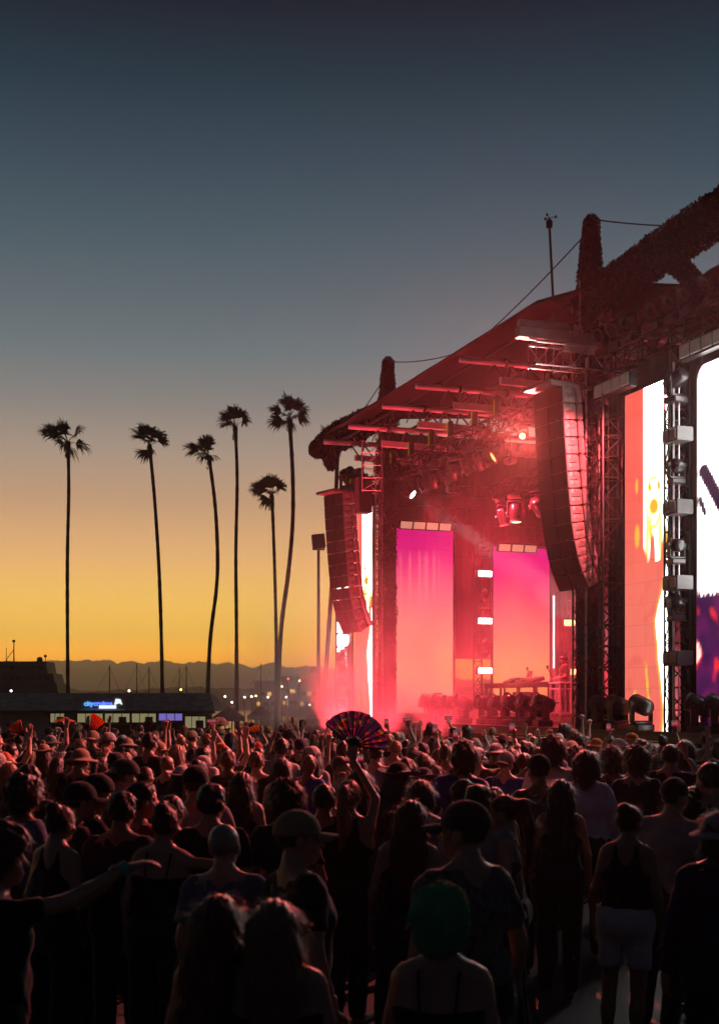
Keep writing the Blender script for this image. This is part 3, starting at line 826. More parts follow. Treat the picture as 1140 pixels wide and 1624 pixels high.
# strobe bars and lamps over the side screens
M_STROBE = mat('strobe_face', (.28, .27, .24), .35, emit=srgb(150, 140, 125), estr=.12, var=(6, .2))
for i, (a0, z) in enumerate(((-1.0, 10.0), (-4.6, 10.05), (-6.6, 10.05))):
    blinder(['strobe bar of four pale cells above the coral side screen', 'strobe bar of four pale cells above the corner of the big screen', 'strobe bar of four pale cells further out above the big screen'][i],
            st(a0 - .6, -.35, z), STAGE_ROT, 4, 1, .4, .34, M_STROBE, None, .2)
for i, a in enumerate((-.6, -1.2, -1.8, -2.9, -3.6, -4.2, -5.0, -5.8, -6.6, -8.8, -9.6)):  # outermost two, out of view, are added to light the crowd's edges
    p = st(a, .1, 11.0); pan, tilt = aim(p + Vector((0, 0, .5)), ((-16 + 1.2 * i), 20 + i, 1) if a > -7 else ((-3.5, 17, 1.2) if a > -9 else (-5.5, 12.5, 1.2)), False)
    moving_head('large moving-head lamp bolted above the side-screen truss', p, pan, tilt, False, 1.15, group='lamps above the side-screen truss',
                spot=((1, .15, .14), 15000, 42) if a < -7 else None)
for a in (15.6, 16.3, 17.0, 17.9, 18.6):
    p = st(a, .1, 10.4 + .25 * (a > 17)); hung_ = a < 16.5
    pan, tilt = aim(p, st(15.1, -1.65, 6.5), hung_) if a == 15.6 else (R(40), R(60 + 10 * math.sin(a * 5)))
    moving_head('moving-head lamp clustered on the far end of the front truss', p, pan, tilt, hung_, 1.15, group='lamps on the far truss end', spot=((1, .05, .06), 4500, 100) if a == 15.6 else None)
moving_head('added unseen moving-head lamp on ground past the far tower, turned up at the far speakers', st(13.2, -2.4, 0), *aim(st(13.2, -2.4, .5), st(15.1, -1.6, 7.5), False), False, 1.2, spot=((1, .05, .07), 6500, 60))  # put in to redden the far speakers; the lamp itself is out of sight
truss('lighting_truss', 'short truss end past the far tower, crowded with lamps', st(14.6, -.05, 10.3), st(19.6, -.05, 10.3), .5, .5, .5, M_STEEL, rc=.03, rb=.018)

# ---- line arrays
def line_array(label, a, b, ztop, n, ch, seed, dr):
    t = sthing('line_array', label, 'speaker array', a, b, ztop, None, dr)
    W, D = 1.16, .54
    # bumper frame and chain
    MB().bbox((0, .1, .06), (1.14, .95, .1), .02).build('bumper', M_RIG, t)
    MB().bbox((.55, .3, .02), (.08, 1.3, .1), .01).build('bumper_beam', M_RIG, t)
    MB().tube((0, .1, .1), (0, .1, 1.2), .03).build('chain', M_STEEL, t)
    y, z, ang = 0.0, 0.0, R(2.5)
    for i in range(n):
        ang += R(.55 if i < 8 else 4.2 if i < 10 else 6.5)
        rot = Matrix.Rotation(ang, 3, 'X')
        top = Vector((0, y, z)); c = top + rot @ Vector((0, D / 2, -ch / 2))
        M4 = Matrix.Translation(c) @ rot.to_4x4()
        cab = bpy.data.objects.new('cabinet', LA['cab']); COL.objects.link(cab); cab.parent = t; cab.matrix_local = M4
        inst('grille', LA['grille'], cab); inst('rigging_arm', LA['rig'], cab); inst('rigging_arm', LA['rig2'], cab); inst('front_rail', LA['front'], cab); inst('end_cap', LA['cap'], cab)
        inst('handle', LA['handle'], cab); inst('bolt', LA['bolt'], cab)
        e = top + rot @ Vector((0, 0, -ch)); y, z = e.y, e.z
    b_ = MB()
    rnd = random.Random(seed)
    return t
LA = {}
ch = .425
def mk_la():
    W, D, H = 1.16, .54, ch - .012
    cab = MB()
    # wedge body: front taller than the back
    prof = [(-D / 2, -H / 2), (D / 2, -H / 2 + .05), (D / 2, H / 2 - .05), (-D / 2, H / 2)]
    vs = [(-W / 2, y, z) for y, z in prof] + [(W / 2 - .05, y, z) for y, z in prof]
    cab.add(vs, [(3, 2, 1, 0), (4, 5, 6, 7), (0, 1, 5, 4), (1, 2, 6, 5), (2, 3, 7, 6), (3, 0, 4, 7)])
    LA['cab'] = cab.mesh('cabinet', M_CAB)
    # scooped end cap facing the near side: two lobes per cabinet
    cap = MB()
    for s in (-1, 1):
        zc = s * H / 4
        pts = [(-D / 2 + .02, .0), (-D / 4, .035), (0, .045), (D / 4 - .04, .02), (D / 2 - .14, -.02)]
        vs = []
        for yy, dx in pts:
            hh = H / 4 - .012 - .05 * max(0, yy / D)
            vs += [(W / 2 - .05 + dx + .02, yy, zc - hh), (W / 2 - .05 + dx + .035, yy, zc), (W / 2 - .05 + dx + .02, yy, zc + hh), (W / 2 - .06, yy, zc + hh), (W / 2 - .06, yy, zc - hh)]
        fs = []
        for i in range(len(pts) - 1):
            for j in range(5): fs.append((i * 5 + j, i * 5 + (j + 1) % 5, (i + 1) * 5 + (j + 1) % 5, (i + 1) * 5 + j))
        fs += [(4, 3, 2, 1, 0), tuple(range(len(vs) - 5, len(vs)))]
        cap.add(vs, fs)
    LA['cap'] = cap.mesh('end_cap', M_CAB)
    LA['rig'] = MB().bbox((W / 2 - .03, D / 2 - .03, 0), (.15, .17, ch * .98), .04).mesh('rigging_arm', M_RIG)
    LA['rig2'] = MB().bbox((-W / 2 + .03, D / 2 - .03, 0), (.15, .17, ch * .98), .04).mesh('rigging_arm', M_RIG)
    LA['front'] = MB().bbox((W / 2 + .01, -D / 2 + .02, 0), (.03, .08, ch * .9), .01).mesh('front_rail', M_RIG)
    g = MB()
    for s in (-1, 1): g.bbox((s * W / 4, -D / 2 - .012, 0), (W / 2 - .02, .03, ch * .97), .008)
    LA['grille'] = g.mesh('grille', M_GRILLE)
    h = MB().bbox((W / 2 + .03, -D * .12, H / 4 + .04), (.02, .07, .025), .005)
    LA['bolt'] = MB().bbox((W * .3, -D / 2 - .03, -ch * .45), (.03, .02, .05), .004).mesh('bolt', M_RIG)
    LA['handle'] = h.mesh('handle', mat('bright_tag', (.6, .6, .6), .3, metal=.5))
mk_la()
line_array('near line-array speaker, long curved column of twelve cabinets beside the near tower', .0, -1.2, 10.2, 12, ch, 1, R(9))
line_array('far line-array speaker, curved column of cabinets beside the far tower', 15.1, -1.65, 9.9, 12, ch, 2, R(16))
for (a, lab) in ((-1.0, 'near'), (14.3, 'far')):
    MB_ = MB()
# loops of speaker cable hanging behind the far array
cbn = MB()
for kx in range(9):
    z0 = 9.3 - kx * .5; y0 = .55 + max(0, kx - 5) * .12
    cbn.path([Vector((.3, y0, z0)), Vector((.36, y0 + .25, z0 - .15)), Vector((.36, y0 + .27, z0 - .4)), Vector((.3, y0 + .04, z0 - .5))], .015, 4)
tag(cbn.build('speaker_cable', M_WIRE, loc=st(15.3, -1.1, 0), rot=(0, 0, STAGE_ROT)), 'looped cable hanging down the back of the far speaker array', 'cable')
MB2 = MB().bbox((0, 0, 0), (.5, .5, 1.3), .03).tube((0, 0, .6), (0, 0, 1.4), .02)
tag(MB2.build('hanging_drape', M_BLACKC, loc=st(14.4, -.75, 9.8), rot=(0, 0, STAGE_ROT)), 'black wrapped box hanging behind the far speaker array', 'speaker box')
MB2 = MB().bbox((0, 0, 0), (.5, .45, 1.5), .03).tube((0, 0, .7), (0, 0, 1.2), .02)
tag(MB2.build('hanging_drape', M_BLACKC, loc=st(.2, -.5, 9.6), rot=(0, 0, STAGE_ROT)), 'black wrapped box hanging behind the near speaker array', 'speaker box')

# ---- LED screens
def led_material(name, s):
    m = bpy.data.materials.new(name); m.use_nodes = True
    nt = m.node_tree; b = nt.nodes['Principled BSDF']
    b.inputs['Base Color'].default_value = (.01, .01, .01, 1); b.inputs['Roughness'].default_value = .5
    at_ = nt.nodes.new('ShaderNodeAttribute'); at_.attribute_name = 'picture'
    tc_ = nt.nodes.new('ShaderNodeTexCoord')
    br = nt.nodes.new('ShaderNodeTexBrick'); br.offset = 0; br.inputs['Scale'].default_value = 1
    br.inputs['Brick Width'].default_value = .5; br.inputs['Row Height'].default_value = .5; br.inputs['Mortar Size'].default_value = .006
    br.inputs['Color1'].default_value = (1, 1, 1, 1); br.inputs['Color2'].default_value = (.94, .94, .94, 1); br.inputs['Mortar'].default_value = (.72, .72, .72, 1)
    cx = nt.nodes.new('ShaderNodeSeparateXYZ'); cm = nt.nodes.new('ShaderNodeCombineXYZ')
    nt.links.new(tc_.outputs['Object'], cx.inputs[0]); nt.links.new(cx.outputs['X'], cm.inputs['X']); nt.links.new(cx.outputs['Z'], cm.inputs['Y'])
    nt.links.new(cm.outputs[0], br.inputs['Vector'])
    mx = nt.nodes.new('ShaderNodeMix'); mx.data_type = 'RGBA'; mx.blend_type = 'MULTIPLY'; mx.inputs[0].default_value = 1
    nt.links.new(at_.outputs['Color'], mx.inputs[6]); nt.links.new(br.outputs['Color'], mx.inputs[7])
    nt.links.new(mx.outputs[2], b.inputs['Emission Color']); b.inputs['Emission Strength'].default_value = s
    return m
M_LED = led_material('led_picture', 1.0)
def led_screen(label, p, rotz, w, h, fn, nx, nz, group=None, frame=.05, name='led_screen'):
    """p = bottom centre; the picture faces local -y; fn(u, v) -> linear colour"""
    t = thing(name, label, 'screen', p, rotz, group)
    MB().box((0, .07, h / 2), (w + frame * 2, .12, h + frame * 2)).build('cabinet', M_BLACK, t)
    b = MB(); cols = []
    for j in range(nz + 1):
        for i in range(nx + 1):
            u, v = i / nx, j / nz
            b.v.append((-w / 2 + w * u, -.01, h * v)); cols.extend((*fn(u, v), 1.0))
    n = nx + 1
    b.f = [(j * n + i, j * n + i + 1, (j + 1) * n + i + 1, (j + 1) * n + i) for j in range(nz) for i in range(nx)]
    b.mi = [0] * len(b.f)
    o = b.build('display', M_LED, t)
    ca = o.data.color_attributes.new('picture', 'FLOAT_COLOR', 'POINT'); ca.data.foreach_set('color', cols)
    return t
def lerp3(a, b, t): return tuple(x + (y - x) * t for x, y in zip(a, b))
def ramp(stops, t):
    for (p0, c0), (p1, c1) in zip(stops, stops[1:]):
        if t <= p1: return lerp3(c0, c1, max(0, (t - p0) / (p1 - p0)))
    return stops[-1][1]
def ss(e0, e1, x):
    t = max(0, min(1, (x - e0) / (e1 - e0))); return t * t * (3 - 2 * t)
CORAL, CORAL2 = srgb(250, 98, 84), srgb(250, 124, 106)
YEL, WHT = srgb(255, 206, 70), (13.0, 12.2, 11.6)
def ell(u, v, cu, cv, ru, rv): return math.hypot((u - cu) / ru, (v - cv) / rv)
def imag(u, v):
    col = lerp3(CORAL2, CORAL, ss(.2, .8, v)); col = lerp3(col, srgb(245, 100, 88), .5 * ss(.5, 0, v))
    nz = noise.noise(Vector((u * 3, v * 14, 2)))
    if v > .49:
        w_ = ss(.44, .49, u)
        edge = ss(.5, .56, v + .05 * nz + .05 * math.sin(u * 26))
        wh = lerp3(WHT, YEL, .8 * ss(.8, 1.0, u + .08 * nz) * ss(.62, .75, v) * ss(1.02, .85, v))
        # a pale singer in close-up: soft yellow shapes on white
        f = 0
        f = max(f, ss(1.0, .7, ell(u, v, .66, .62, .16, .1)) * .25)
        for (cu, cv, ru, rv) in ((.6, .705, .05, .018), (.8, .705, .05, .018), (.69, .648, .13, .03)): f = max(f, ss(1.1, .6, ell(u, v, cu, cv, ru, rv)))
        f = max(f, ss(.06, .0, abs(u - .53 - .1 * (v - .52))) * ss(.69, .6, v) * .9, ss(.05, 0, abs(u - .84 + .25 * (v - .58))) * ss(.7, .6, v) * .9, ss(.5, .3, abs(u - .97) * 6) * ss(.6, .55, v))
        f = max(f, .9 * ss(.05, .5, noise.noise(Vector((u * 9, v * 5, 7)))) * ss(.68, .58, v), .75 * ss(.12, .05, abs(ell(u, v, .68, .66, .2, .085) - .85)))
        f = min(1, f); tgt = srgb(255, 190, 60); wh = tuple(max(x, 1e-3) ** (1 - f) * y ** f for x, y in zip(wh, tgt))
        col = lerp3(col, wh, w_ * edge)
    for (cu, cv, ru, rv) in ((.29, .72, .04, .022), (.3, .572, .06, .035)):
        col = lerp3(col, YEL, .8 * ss(1.2, .7, ell(u, v, cu, cv, ru, rv)))
    if v < .52:
        e = .985 - .22 * ss(.5, .3, v) + .16 * ss(.3, .05, v) + .03 * nz
        col = lerp3(col, YEL, ss(e - .09, e - .02, u)); col = lerp3(col, WHT, ss(e - .02, e + .03, u))
        e2 = .5 + .12 * (.2 - v) * 5
        k = ss(.035, .012, abs(u - e2)) * ss(.22, .16, v) * ss(.02, .07, v)
        col = lerp3(col, YEL, k)
        col = lerp3(col, YEL, ss(1.2, .6, ell(u, v, .24, .09, .05, .03)))
        col = lerp3(col, srgb(220, 80, 76), .35 * ss(.2, .6, noise.noise(Vector((u * 5, v * 22, 9)))))
    return col
def big(u, v):
    # rounded white picture over a purple scene with glowing shards; dark arm of a dancer
    x, y = u * 4.6, v * 8.05
    if y > 3.0:
        dx = max(0, .35 - x, x - 4.25); dy = max(0, y - 7.75)
        d = .3 - math.hypot(dx, dy)
        inn = ss(-.02, .12, d if (dx or dy) else .3)
        col = lerp3(srgb(150, 20, 50), WHT, inn)
        if d < -.02 and (dx or dy): col = (0.004, .003, .004)
        seg = lambda ax, ay, bx_, by_, r: math.hypot(x - (ax + (bx_ - ax) * max(0, min(1, ((x - ax) * (bx_ - ax) + (y - ay) * (by_ - ay)) / ((bx_ - ax) ** 2 + (by_ - ay) ** 2)))), y - (ay + (by_ - ay) * max(0, min(1, ((x - ax) * (bx_ - ax) + (y - ay) * (by_ - ay)) / ((bx_ - ax) ** 2 + (by_ - ay) ** 2))))) - r
        arm = min(seg(.28, 5.7, 1.1, 4.6, .2), seg(1.1, 4.6, 2.2, 4.1, .3), seg(.15, 5.1, .3, 4.8, .1), seg(2.2, 2.5, 2.4, 5.2, .6), ell(x, y, 2.5, 6.1, .42, .5) - 1)
        col = lerp3(col, srgb(58, 26, 60), ss(.05, -.03, arm))
        if y < 3.2: col = lerp3(srgb(90, 10, 50), col, ss(3.0, 3.25, y + .06 * math.sin(x * 40)))
        return col
    n1 = noise.noise(Vector((x * 2.2 + y * .8, y * 1.6, 3))); n2 = noise.noise(Vector((x * 2.5, y * 2.0, 13)))
    col = lerp3(srgb(58, 14, 70), srgb(110, 20, 90), ss(-.3, .5, n2))
    col = lerp3(col, srgb(240, 50, 60), ss(.18, .3, n1)); col = lerp3(col, (1.6, .9, .8), ss(.36, .46, n1))
    return col
def far_big(u, v):
    y = v * 8.05
    if y > 2.7 + .3 * u: return WHT if y < 5.6 else srgb(120, 20, 30)
    n1 = noise.noise(Vector((u * 5 + y * .8, y * 1.5, 3)))
    c = lerp3(srgb(120, 22, 40), srgb(170, 34, 48), ss(-.3, .4, n1))
    return lerp3(c, (1.6, 1.0, .9), ss(.3, .42, n1))
def panel1(u, v):
    n_ = noise.noise(Vector((u * 2.2, v * 3, 1.5)))
    c = ramp([(0, srgb(250, 158, 128)), (.2, srgb(252, 160, 124)), (.45, srgb(248, 142, 126)), (.66, srgb(242, 104, 128)), (.8, srgb(232, 44, 122)), (.9, srgb(214, 6, 118)), (1, srgb(200, 0, 116))], v + .05 * n_)
    c = lerp3(c, srgb(255, 178, 110), .5 * ss(1, .3, ell(u, v, .85, .25, .3, .2)))
    if .45 < v < .88:                                   # faint reflections of scaffold lines
        k = ss(.3, .9, math.sin(u * 61 + 2 * math.sin(u * 17))) * ss(.62 - .25 * (1 - u), .75, v) * ss(.9, .82, v) * ss(.9, .6, u)
        c = lerp3(c, srgb(255, 190, 160), .22 * k)
    return c
def panel2(u, v):
    n_ = noise.noise(Vector((u * 2, v * 3, 8)))
    return ramp([(0, srgb(252, 168, 96)), (.12, srgb(252, 176, 92)), (.3, srgb(250, 160, 102)), (.5, srgb(246, 122, 106)), (.68, srgb(238, 78, 108)), (.8, srgb(228, 36, 116)), (.9, srgb(212, 4, 122)), (1, srgb(196, 0, 124))], v + .03 * n_)

ROT_F = STAGE_ROT                      # faces the audience (-b)
led_screen('tall coral and white side screen beside the near tower', st(-2.55, 0, DECK), ROT_F, 1.78, 8.07, imag, 36, 150)
led_screen('big screen showing a white picture at the near end of the stage', st(-4.55 - 2.3, 0, DECK), ROT_F, 4.6, 8.05, big, 70, 120)
led_screen('tall coral and white side screen beside the far tower', st(16.4, 0, DECK), ROT_F, 1.78, 8.07, imag, 24, 90)
led_screen('big screen at the far end of the stage, partly behind the far speaker array', st(18.9, .1, DECK), ROT_F, 1.5, 8.05, far_big, 30, 90)
ROT_A = STAGE_ROT + R(-90)             # panels standing across the stage wing, facing -a
bL, _ = on_a(627, 1000, 14.5); bR, _ = on_a(718, 1000, 14.5)
Pm = st(14.5, (bL + bR) / 2, 0)
def face_near(): return math.atan2(-DA.y, -DA.x) + PI / 2      # local -y -> -a direction
ROT_N = math.atan2(DA.y, DA.x) - PI / 2
zb = CAM_H - (1131 - HY) / FPX * Pm.y; zt_ = CAM_H - (839 - HY) / FPX * Pm.y
led_screen('magenta to peach LED panel upstage of the far tower', (Pm.x, Pm.y, zb), ROT_N, bR - bL, zt_ - zb, panel1, 24, 90)
MB1 = MB().box((0, 0, 0), (bR - bL - .1, .3, zb - DECK - .01))
tag(MB1.build('panel_plinth', M_BLACK, loc=(Pm.x, Pm.y, (zb + DECK) / 2), rot=(0, 0, ROT_N)), 'low black plinth under the magenta to peach panel', 'plinth')
bL2, _ = on_a(782, 1000, 14.8); bR2, _ = on_a(871, 1000, 14.8)
Pm2 = st(14.8, (bL2 + bR2) / 2, 0)
zt2 = CAM_H - (869 - HY) / FPX * Pm2.y
led_screen('magenta to amber LED panel behind the performer table', (Pm2.x, Pm2.y, zb), ROT_N, bR2 - bL2, zt2 - zb, panel2, 24, 80)
MB1 = MB().box((0, 0, 0), (bR2 - bL2 - .1, .3, zb - DECK - .01))
tag(MB1.build('panel_plinth', M_BLACK, loc=(Pm2.x, Pm2.y, (zb + DECK) / 2), rot=(0, 0, ROT_N)), 'low black plinth under the magenta to amber panel', 'plinth')

# ---- blinders along the panel tops
M_BLW = mat('warm_blinder', (.3, .28, .25), .3, emit=srgb(235, 170, 140), estr=.55)
for (px0, px1, py, a, lab) in ((634, 716, 832, 14.3, 'row of four warm blinder cells along the top of the magenta to peach panel'), (790, 851, 868, 14.6, 'row of three warm blinder cells along the top of the magenta to amber panel')):
    b0, z_ = on_a(px0, py, a); b1, _ = on_a(px1, py, a); nn = 4 if px0 < 700 else 3
    blinder(lab, st(a, (b0 + b1) / 2, z_), ROT_N, nn, 1, (b1 - b0) / nn, .3, M_BLW, None, .14, R(18))
# ---- trusses over the panels
def truss_ab(label, a, px0, px1, py, w, h, bay=.5, m=M_STEEL):
    b0, z_ = on_a(px0, py, a); b1, _ = on_a(px1, py, a)
    return truss('lighting_truss', label, st(a, b0, z_), st(a, b1, z_), w, h, bay, m, rc=.024, rb=.014)
truss_ab('wing truss above the magenta to peach panel', 14.6, 606, 760, 812, .5, .6)
truss_ab('wing truss above the magenta to amber panel', 14.9, 757, 900, 845, .5, .6)
truss_ab('high wing truss in front of the dark drape', 15.3, 620, 900, 772, .4, .4)
for (a, b, lab) in ((14.5, .35, 'aluminium upright beside the magenta panel'), (14.7, 2.95, 'aluminium upright at the right edge of the magenta panel')):
    tag(MB().tube((0, 0, 0), (0, 0, 7.6), .05, n=8).build('upright_pipe', M_ALU, loc=st(a, b, DECK)), lab, 'pipe')

# ---- light column between the two panels
def light_column(label, a, px, zt, specs, M_lit):
    b_, _ = on_a(px, 1000, a)
    truss('column_truss', label, st(a, b_ - .2, DECK), st(a, b_ - .2, zt), .3, .3, .45, M_STEEL, up=Vector((1, 0, 0)), rc=.02, rb=.012)
    return b_
bcol = light_column('dark lattice column between the two panels', 14.6, 765, 9.2, None, None)
M_HOT = glow('hot_blinder', (1, .82, .75), 14)
for i, py in enumerate((910, 985, 1064)):
    b_, z_ = on_a(769, py, 14.2)
    blinder(['blazing white blinder highest on the column between the panels', 'blazing white blinder midway up the column between the panels', 'blazing white blinder lowest on the column between the panels'][i],
            st(14.2, b_, z_), ROT_N, 1, 1, .62, .24, M_HOT)
for i, py in enumerate((868, 948, 1027)):
    b_, z_ = on_a(768, py, 14.4)
    moving_head(['moving-head lamp above the highest white blinder', 'moving-head lamp between the upper and middle white blinders', 'moving-head lamp between the middle and lower white blinders'][i],
                st(14.4, b_, z_ - .4), *aim(st(14.4, b_, z_), st(5 + 2 * i, -2.0, 11.9), False), False, 1.0)
b_, z_ = on_a(878, 1060, 13.5)
tube_l = thing('light_tube', 'upright glowing white light tube behind the performer', 'light tube', st(13.5, b_, z_), 0)
_, z2 = on_a(878, 945, 13.5)
MB().tube((0, 0, 0), (0, 0, z2 - z_), .035, n=8).build('tube', glow('tube_white', (1, .82, .82), 2.2), tube_l)
MB().box((.1, .1, (z2 - z_) / 2), (.12, .1, z2 - z_ + .3)).build('holder', M_BLACK, tube_l)
MB().tube((.1, .1, DECK - z_), (.1, .1, -.1), .04).build('stand', M_STEEL, tube_l)
M_AMB = glow('amber_blinder', (1, .4, .16), 4)
b_, z_ = on_a(903, 988, 14.2)
blinder('glowing amber blinder on the column beside the near tower, upper', st(14.2, b_, z_), ROT_N, 1, 1, .55, .26, M_AMB)
b_, z_ = on_a(913, 1066, 14.2)
blinder('glowing amber blinder behind the performer shoulder', st(14.2, b_, z_), ROT_N, 1, 1, .55, .26, M_AMB)
bc2 = light_column('dark lattice column behind the performer', 14.6, 905, 9.0, None, None)
for i, py in enumerate((965, 1045)):
    b_, z_ = on_a(905, py, 14.3)
    moving_head(['moving-head lamp above the upper amber blinder', 'moving-head lamp between the amber blinders'][i], st(14.3, b_, z_ - .4), R(-90), R(70), False, 1.0)

# ---- drapes at the back and on the far wing (with openings where the sky shows)
def drape(label, p0, p1, z0, z1, n=40, m=M_DRAPE, fold=.05):
    p0, p1 = Vector(p0), Vector(p1); b = MB(); s = (p1 - p0).cross(Vector((0, 0, 1))).normalized()
    for j in (0, 1):
        for i in range(n + 1):
            q = p0.lerp(p1, i / n) - p0 + s * (fold * math.sin(i * 1.9) + .3 * fold * math.sin(i * 4.3))
            b.v.append((q.x, q.y, z1 if j else z0))
    b.f = [(i, i + 1, n + 2 + i, n + 1 + i) for i in range(n)]; b.mi = [0] * n
    o = b.build('stage_drape', m, loc=(p0.x, p0.y, 0), smooth=True)
    md = o.modifiers.new('thick', 'SOLIDIFY'); md.thickness = .02
    return tag(o, label, 'drape')
drape('wide dark drape closing the back of the stage', st(-1, 9.6, 0), st(17, 9.6, 0), DECK, 12.4, 90)
drape('dark drape high across the far wing under the roof', st(16.4, 1.2, 0), st(16.4, 9.5, 0), 7.9, 12.6, 60)
drape('dark drape on the far wing between the two panels', st(16.3, 3.3, 0), st(16.3, 5.4, 0), 4.05, 7.95, 24)
drape('dark drape on the far wing low behind the smoke', st(16.3, 1.2, 0), st(16.3, 9.5, 0), DECK, 2.75, 60)
drape('dark drape on the far wing behind the magenta to amber panel', st(16.35, 5.3, 0), st(16.35, 9.5, 0), 2.7, 7.95, 30)
drape('black scrim between the near tower and the coral screen', st(-.3, .35, 0), st(-1.62, .35, 0), DECK, 10.4, 20, M_BLACKC, .03)
drape('black header drape above the coral screen', st(-1.5, .2, 0), st(-3.6, .2, 0), 9.85, 10.5, 14, M_BLACKC, .02)
drape('black drape between the light column and the big screen', st(-3.5, .3, 0), st(-4.55, .3, 0), DECK, 10.5, 14, M_BLACKC, .02)
drape('black header drape above the big screen', st(-4.5, .15, 0), st(-9.4, .15, 0), 9.8, 10.6, 30, M_BLACKC, .02)
truss('column_truss', 'black lattice upright beside the coral side screen', st(-1.1, -.05, DECK), st(-1.1, -.05, 9.9), .5, .5, .5, M_STEEL, up=Vector((1, 0, 0)), rc=.03, rb=.018)
truss('column_truss', 'lattice upright behind the far speaker array', st(17.6, -.4, 0), st(17.6, -.4, 10), .5, .5, .5, M_STEEL, up=Vector((1, 0, 0)), rc=.03, rb=.018)

# ---- light column between coral screen and big screen
truss('column_truss', 'lattice column of lamps between the coral screen and the big screen', st(-3.95, -.1, DECK), st(-3.95, -.1, 10.2), .45, .45, .5, M_STEEL, up=Vector((1, 0, 0)), rc=.028, rb=.016)
tag(MB().tube((0, 0, 0), (0, 0, 8.2), .03, n=6).tube((.12, 0, 0), (.12, 0, 8.0), .015, n=5).build('cable_run', M_ALU, loc=st(-4.25, -.4, DECK)), 'silvery cable run up the lamp column by the big screen', 'cable')
for i, py in enumerate((690, 805, 925, 1044)):
    a_, z_ = on_b(1068, py, -.5)
    blinder('grey-sided strobe box facing the crowd on the lamp column, ' + ['topmost', 'second from the top', 'third from the top', 'lowest'][i], st(a_, -.6, z_), STAGE_ROT, 2, 1, .26, .27,
            mat('strobe_dark', (.16, .1, .09), .35), None, .42, side=M_FIXG)
for i, py in enumerate((640, 768, 895, 985)):
    a_, z_ = on_b(1072, py, -.35)
    if i == 0:
        pan, tilt = aim(st(a_, -.35, z_ + .5), st(0, -1.2, 7.4), False)
        moving_head('moving-head lamp on the lamp column, topmost, turned towards the near speaker array', st(a_, -.35, z_), pan, tilt, False, 1.05, spot=((1, .1, .11), 7500, 60)); continue
    moving_head('moving-head lamp on the lamp column, ' + ['topmost', 'second from the top', 'third from the top', 'lowest'][i], st(a_, -.35, z_), R(-95), R([100, 60, 80, 40][i]), False, .85)

# ---- hanging truss over the performer
truss('lighting_truss', 'short dark truss hanging over the performer', st(8.9, 1.9, 9.2), st(5.0, 1.9, 9.2), .45, .5, .5, M_STEEL)
MBx = MB().bbox((0, 0, 0), (.5, .3, .22), .06).tube((0, 0, .1), (0, 0, 2.0), .015)
tag(MBx.build('chain_hoist', M_FIXG, loc=st(7.7, 1.7, 10.0), rot=(0, 0, STAGE_ROT)), 'pale chain hoist above the hanging truss', 'hoist')
p = st(7.7, 1.9, 8.95); pan, tilt = aim(p, st(7.9, 2.1, 3), True)
moving_head('lamp under the hanging truss with a yellow beam pointing down', p, pan, tilt, True, 1.2, lit=((1, .75, .12), 10), spot=((1, .7, .15), 3500, 18))
moving_head('dark lamp hung under the hanging truss, right of the yellow one', st(6.2, 1.9, 8.95), R(30), R(50), True, 1.2)
moving_head('dark lamp hung under the hanging truss, left of the yellow one', st(8.5, 1.9, 8.95), R(20), R(20), True, 1.2)
for i, px in enumerate((714, 722)):
    b_, z_ = on_a(px, 775, 11)
    MBx = MB().bbox((0, 0, 0), (.34, .24, .3), .05).tube((0, 0, .1), (0, 0, 10.5 - z_ + .6), .012, n=4)
    tag(MBx.build('chain_hoist', M_FIX, loc=st(11, b_, z_), rot=(0, 0, STAGE_ROT)), ['chain hoist hanging on its own line, left one of the pair', 'chain hoist hanging on its own line, right one of the pair'][i], 'hoist')

# ---- riser, table and gear
rz = DECK + .36
rs = sthing('riser', 'low riser platform under the performer table', 'riser', 7.4, 3.4, DECK)
MB().bbox((0, 0, .3), (6.6, 2.6, .1), .02).build('top', M_DECK, rs)
for sx in (-3, -1, 1, 3):
    for sy in (-1.15, 1.15): MB().box((sx, sy, .125), (.08, .08, .25)).build('leg', M_ALU, rs)
tz_ = rz + .95
dt = sthing('performer_table', 'long table with open front where the performer plays', 'table', 8.2, 2.5, rz)
MB().bbox((0, 0, .92), (4.5, .8, .06), .01).build('tabletop', M_BLACK, dt)
MB().bbox((0, -.36, .84), (4.4, .05, .12), .01).build('apron', M_BLACK, dt)
for sx in (-2.15, -1.1, .1, 1.2, 2.15):
    for sy in (-.34, .34): MB().box((sx, sy, .445), (.06, .06, .89)).build('leg', M_STEEL, dt)
MB().bbox((.4, .1, .3), (2.4, .55, .05), .01).build('shelf', M_BLACK, dt)
wt = sthing('side_stand', 'small pale stand with shelves at the near end of the table', 'stand', 5.45, 2.3, rz)
MB().bbox((0, 0, .9), (.7, .6, .05), .01).build('top', M_WHITEP, wt)
MB().bbox((0, 0, .72), (.66, .56, .03), .005).build('shelf', M_WHITEP, wt)
for sx in (-.3, .3):
    for sy in (-.26, .26): MB().tube((sx, sy, -.3), (sx, sy, .88), .025).build('leg', M_WHITEP, wt)
def gear(name, label, a, b, s, tilt, cat):
    t = sthing(name, label, cat, a, b, tz_)
    rt = Matrix.Rotation(tilt, 3, 'X')
    MB().bbox(rt @ Vector((0, 0, s[2] / 2 + .01)), s, .01, rt).build('body', M_FIX, t)
    MB().lathe([(.1, 0), (.1, .02)], 14, Matrix.Translation(rt @ Vector((0, 0, s[2] + .012)))).build('jog_wheel', M_FIXG, t)
    for i in range(4): MB().lathe([(.012, 0), (.01, .03)], 6, Matrix.Translation(rt @ Vector((-.1 + .07 * i, -.12, s[2] + .012)))).build('knob', M_FIXG, t)
gear('media_player', 'tilted black media player at the far end of the gear', 9.1, 2.5, (.5, .42, .12), R(20), 'media player')
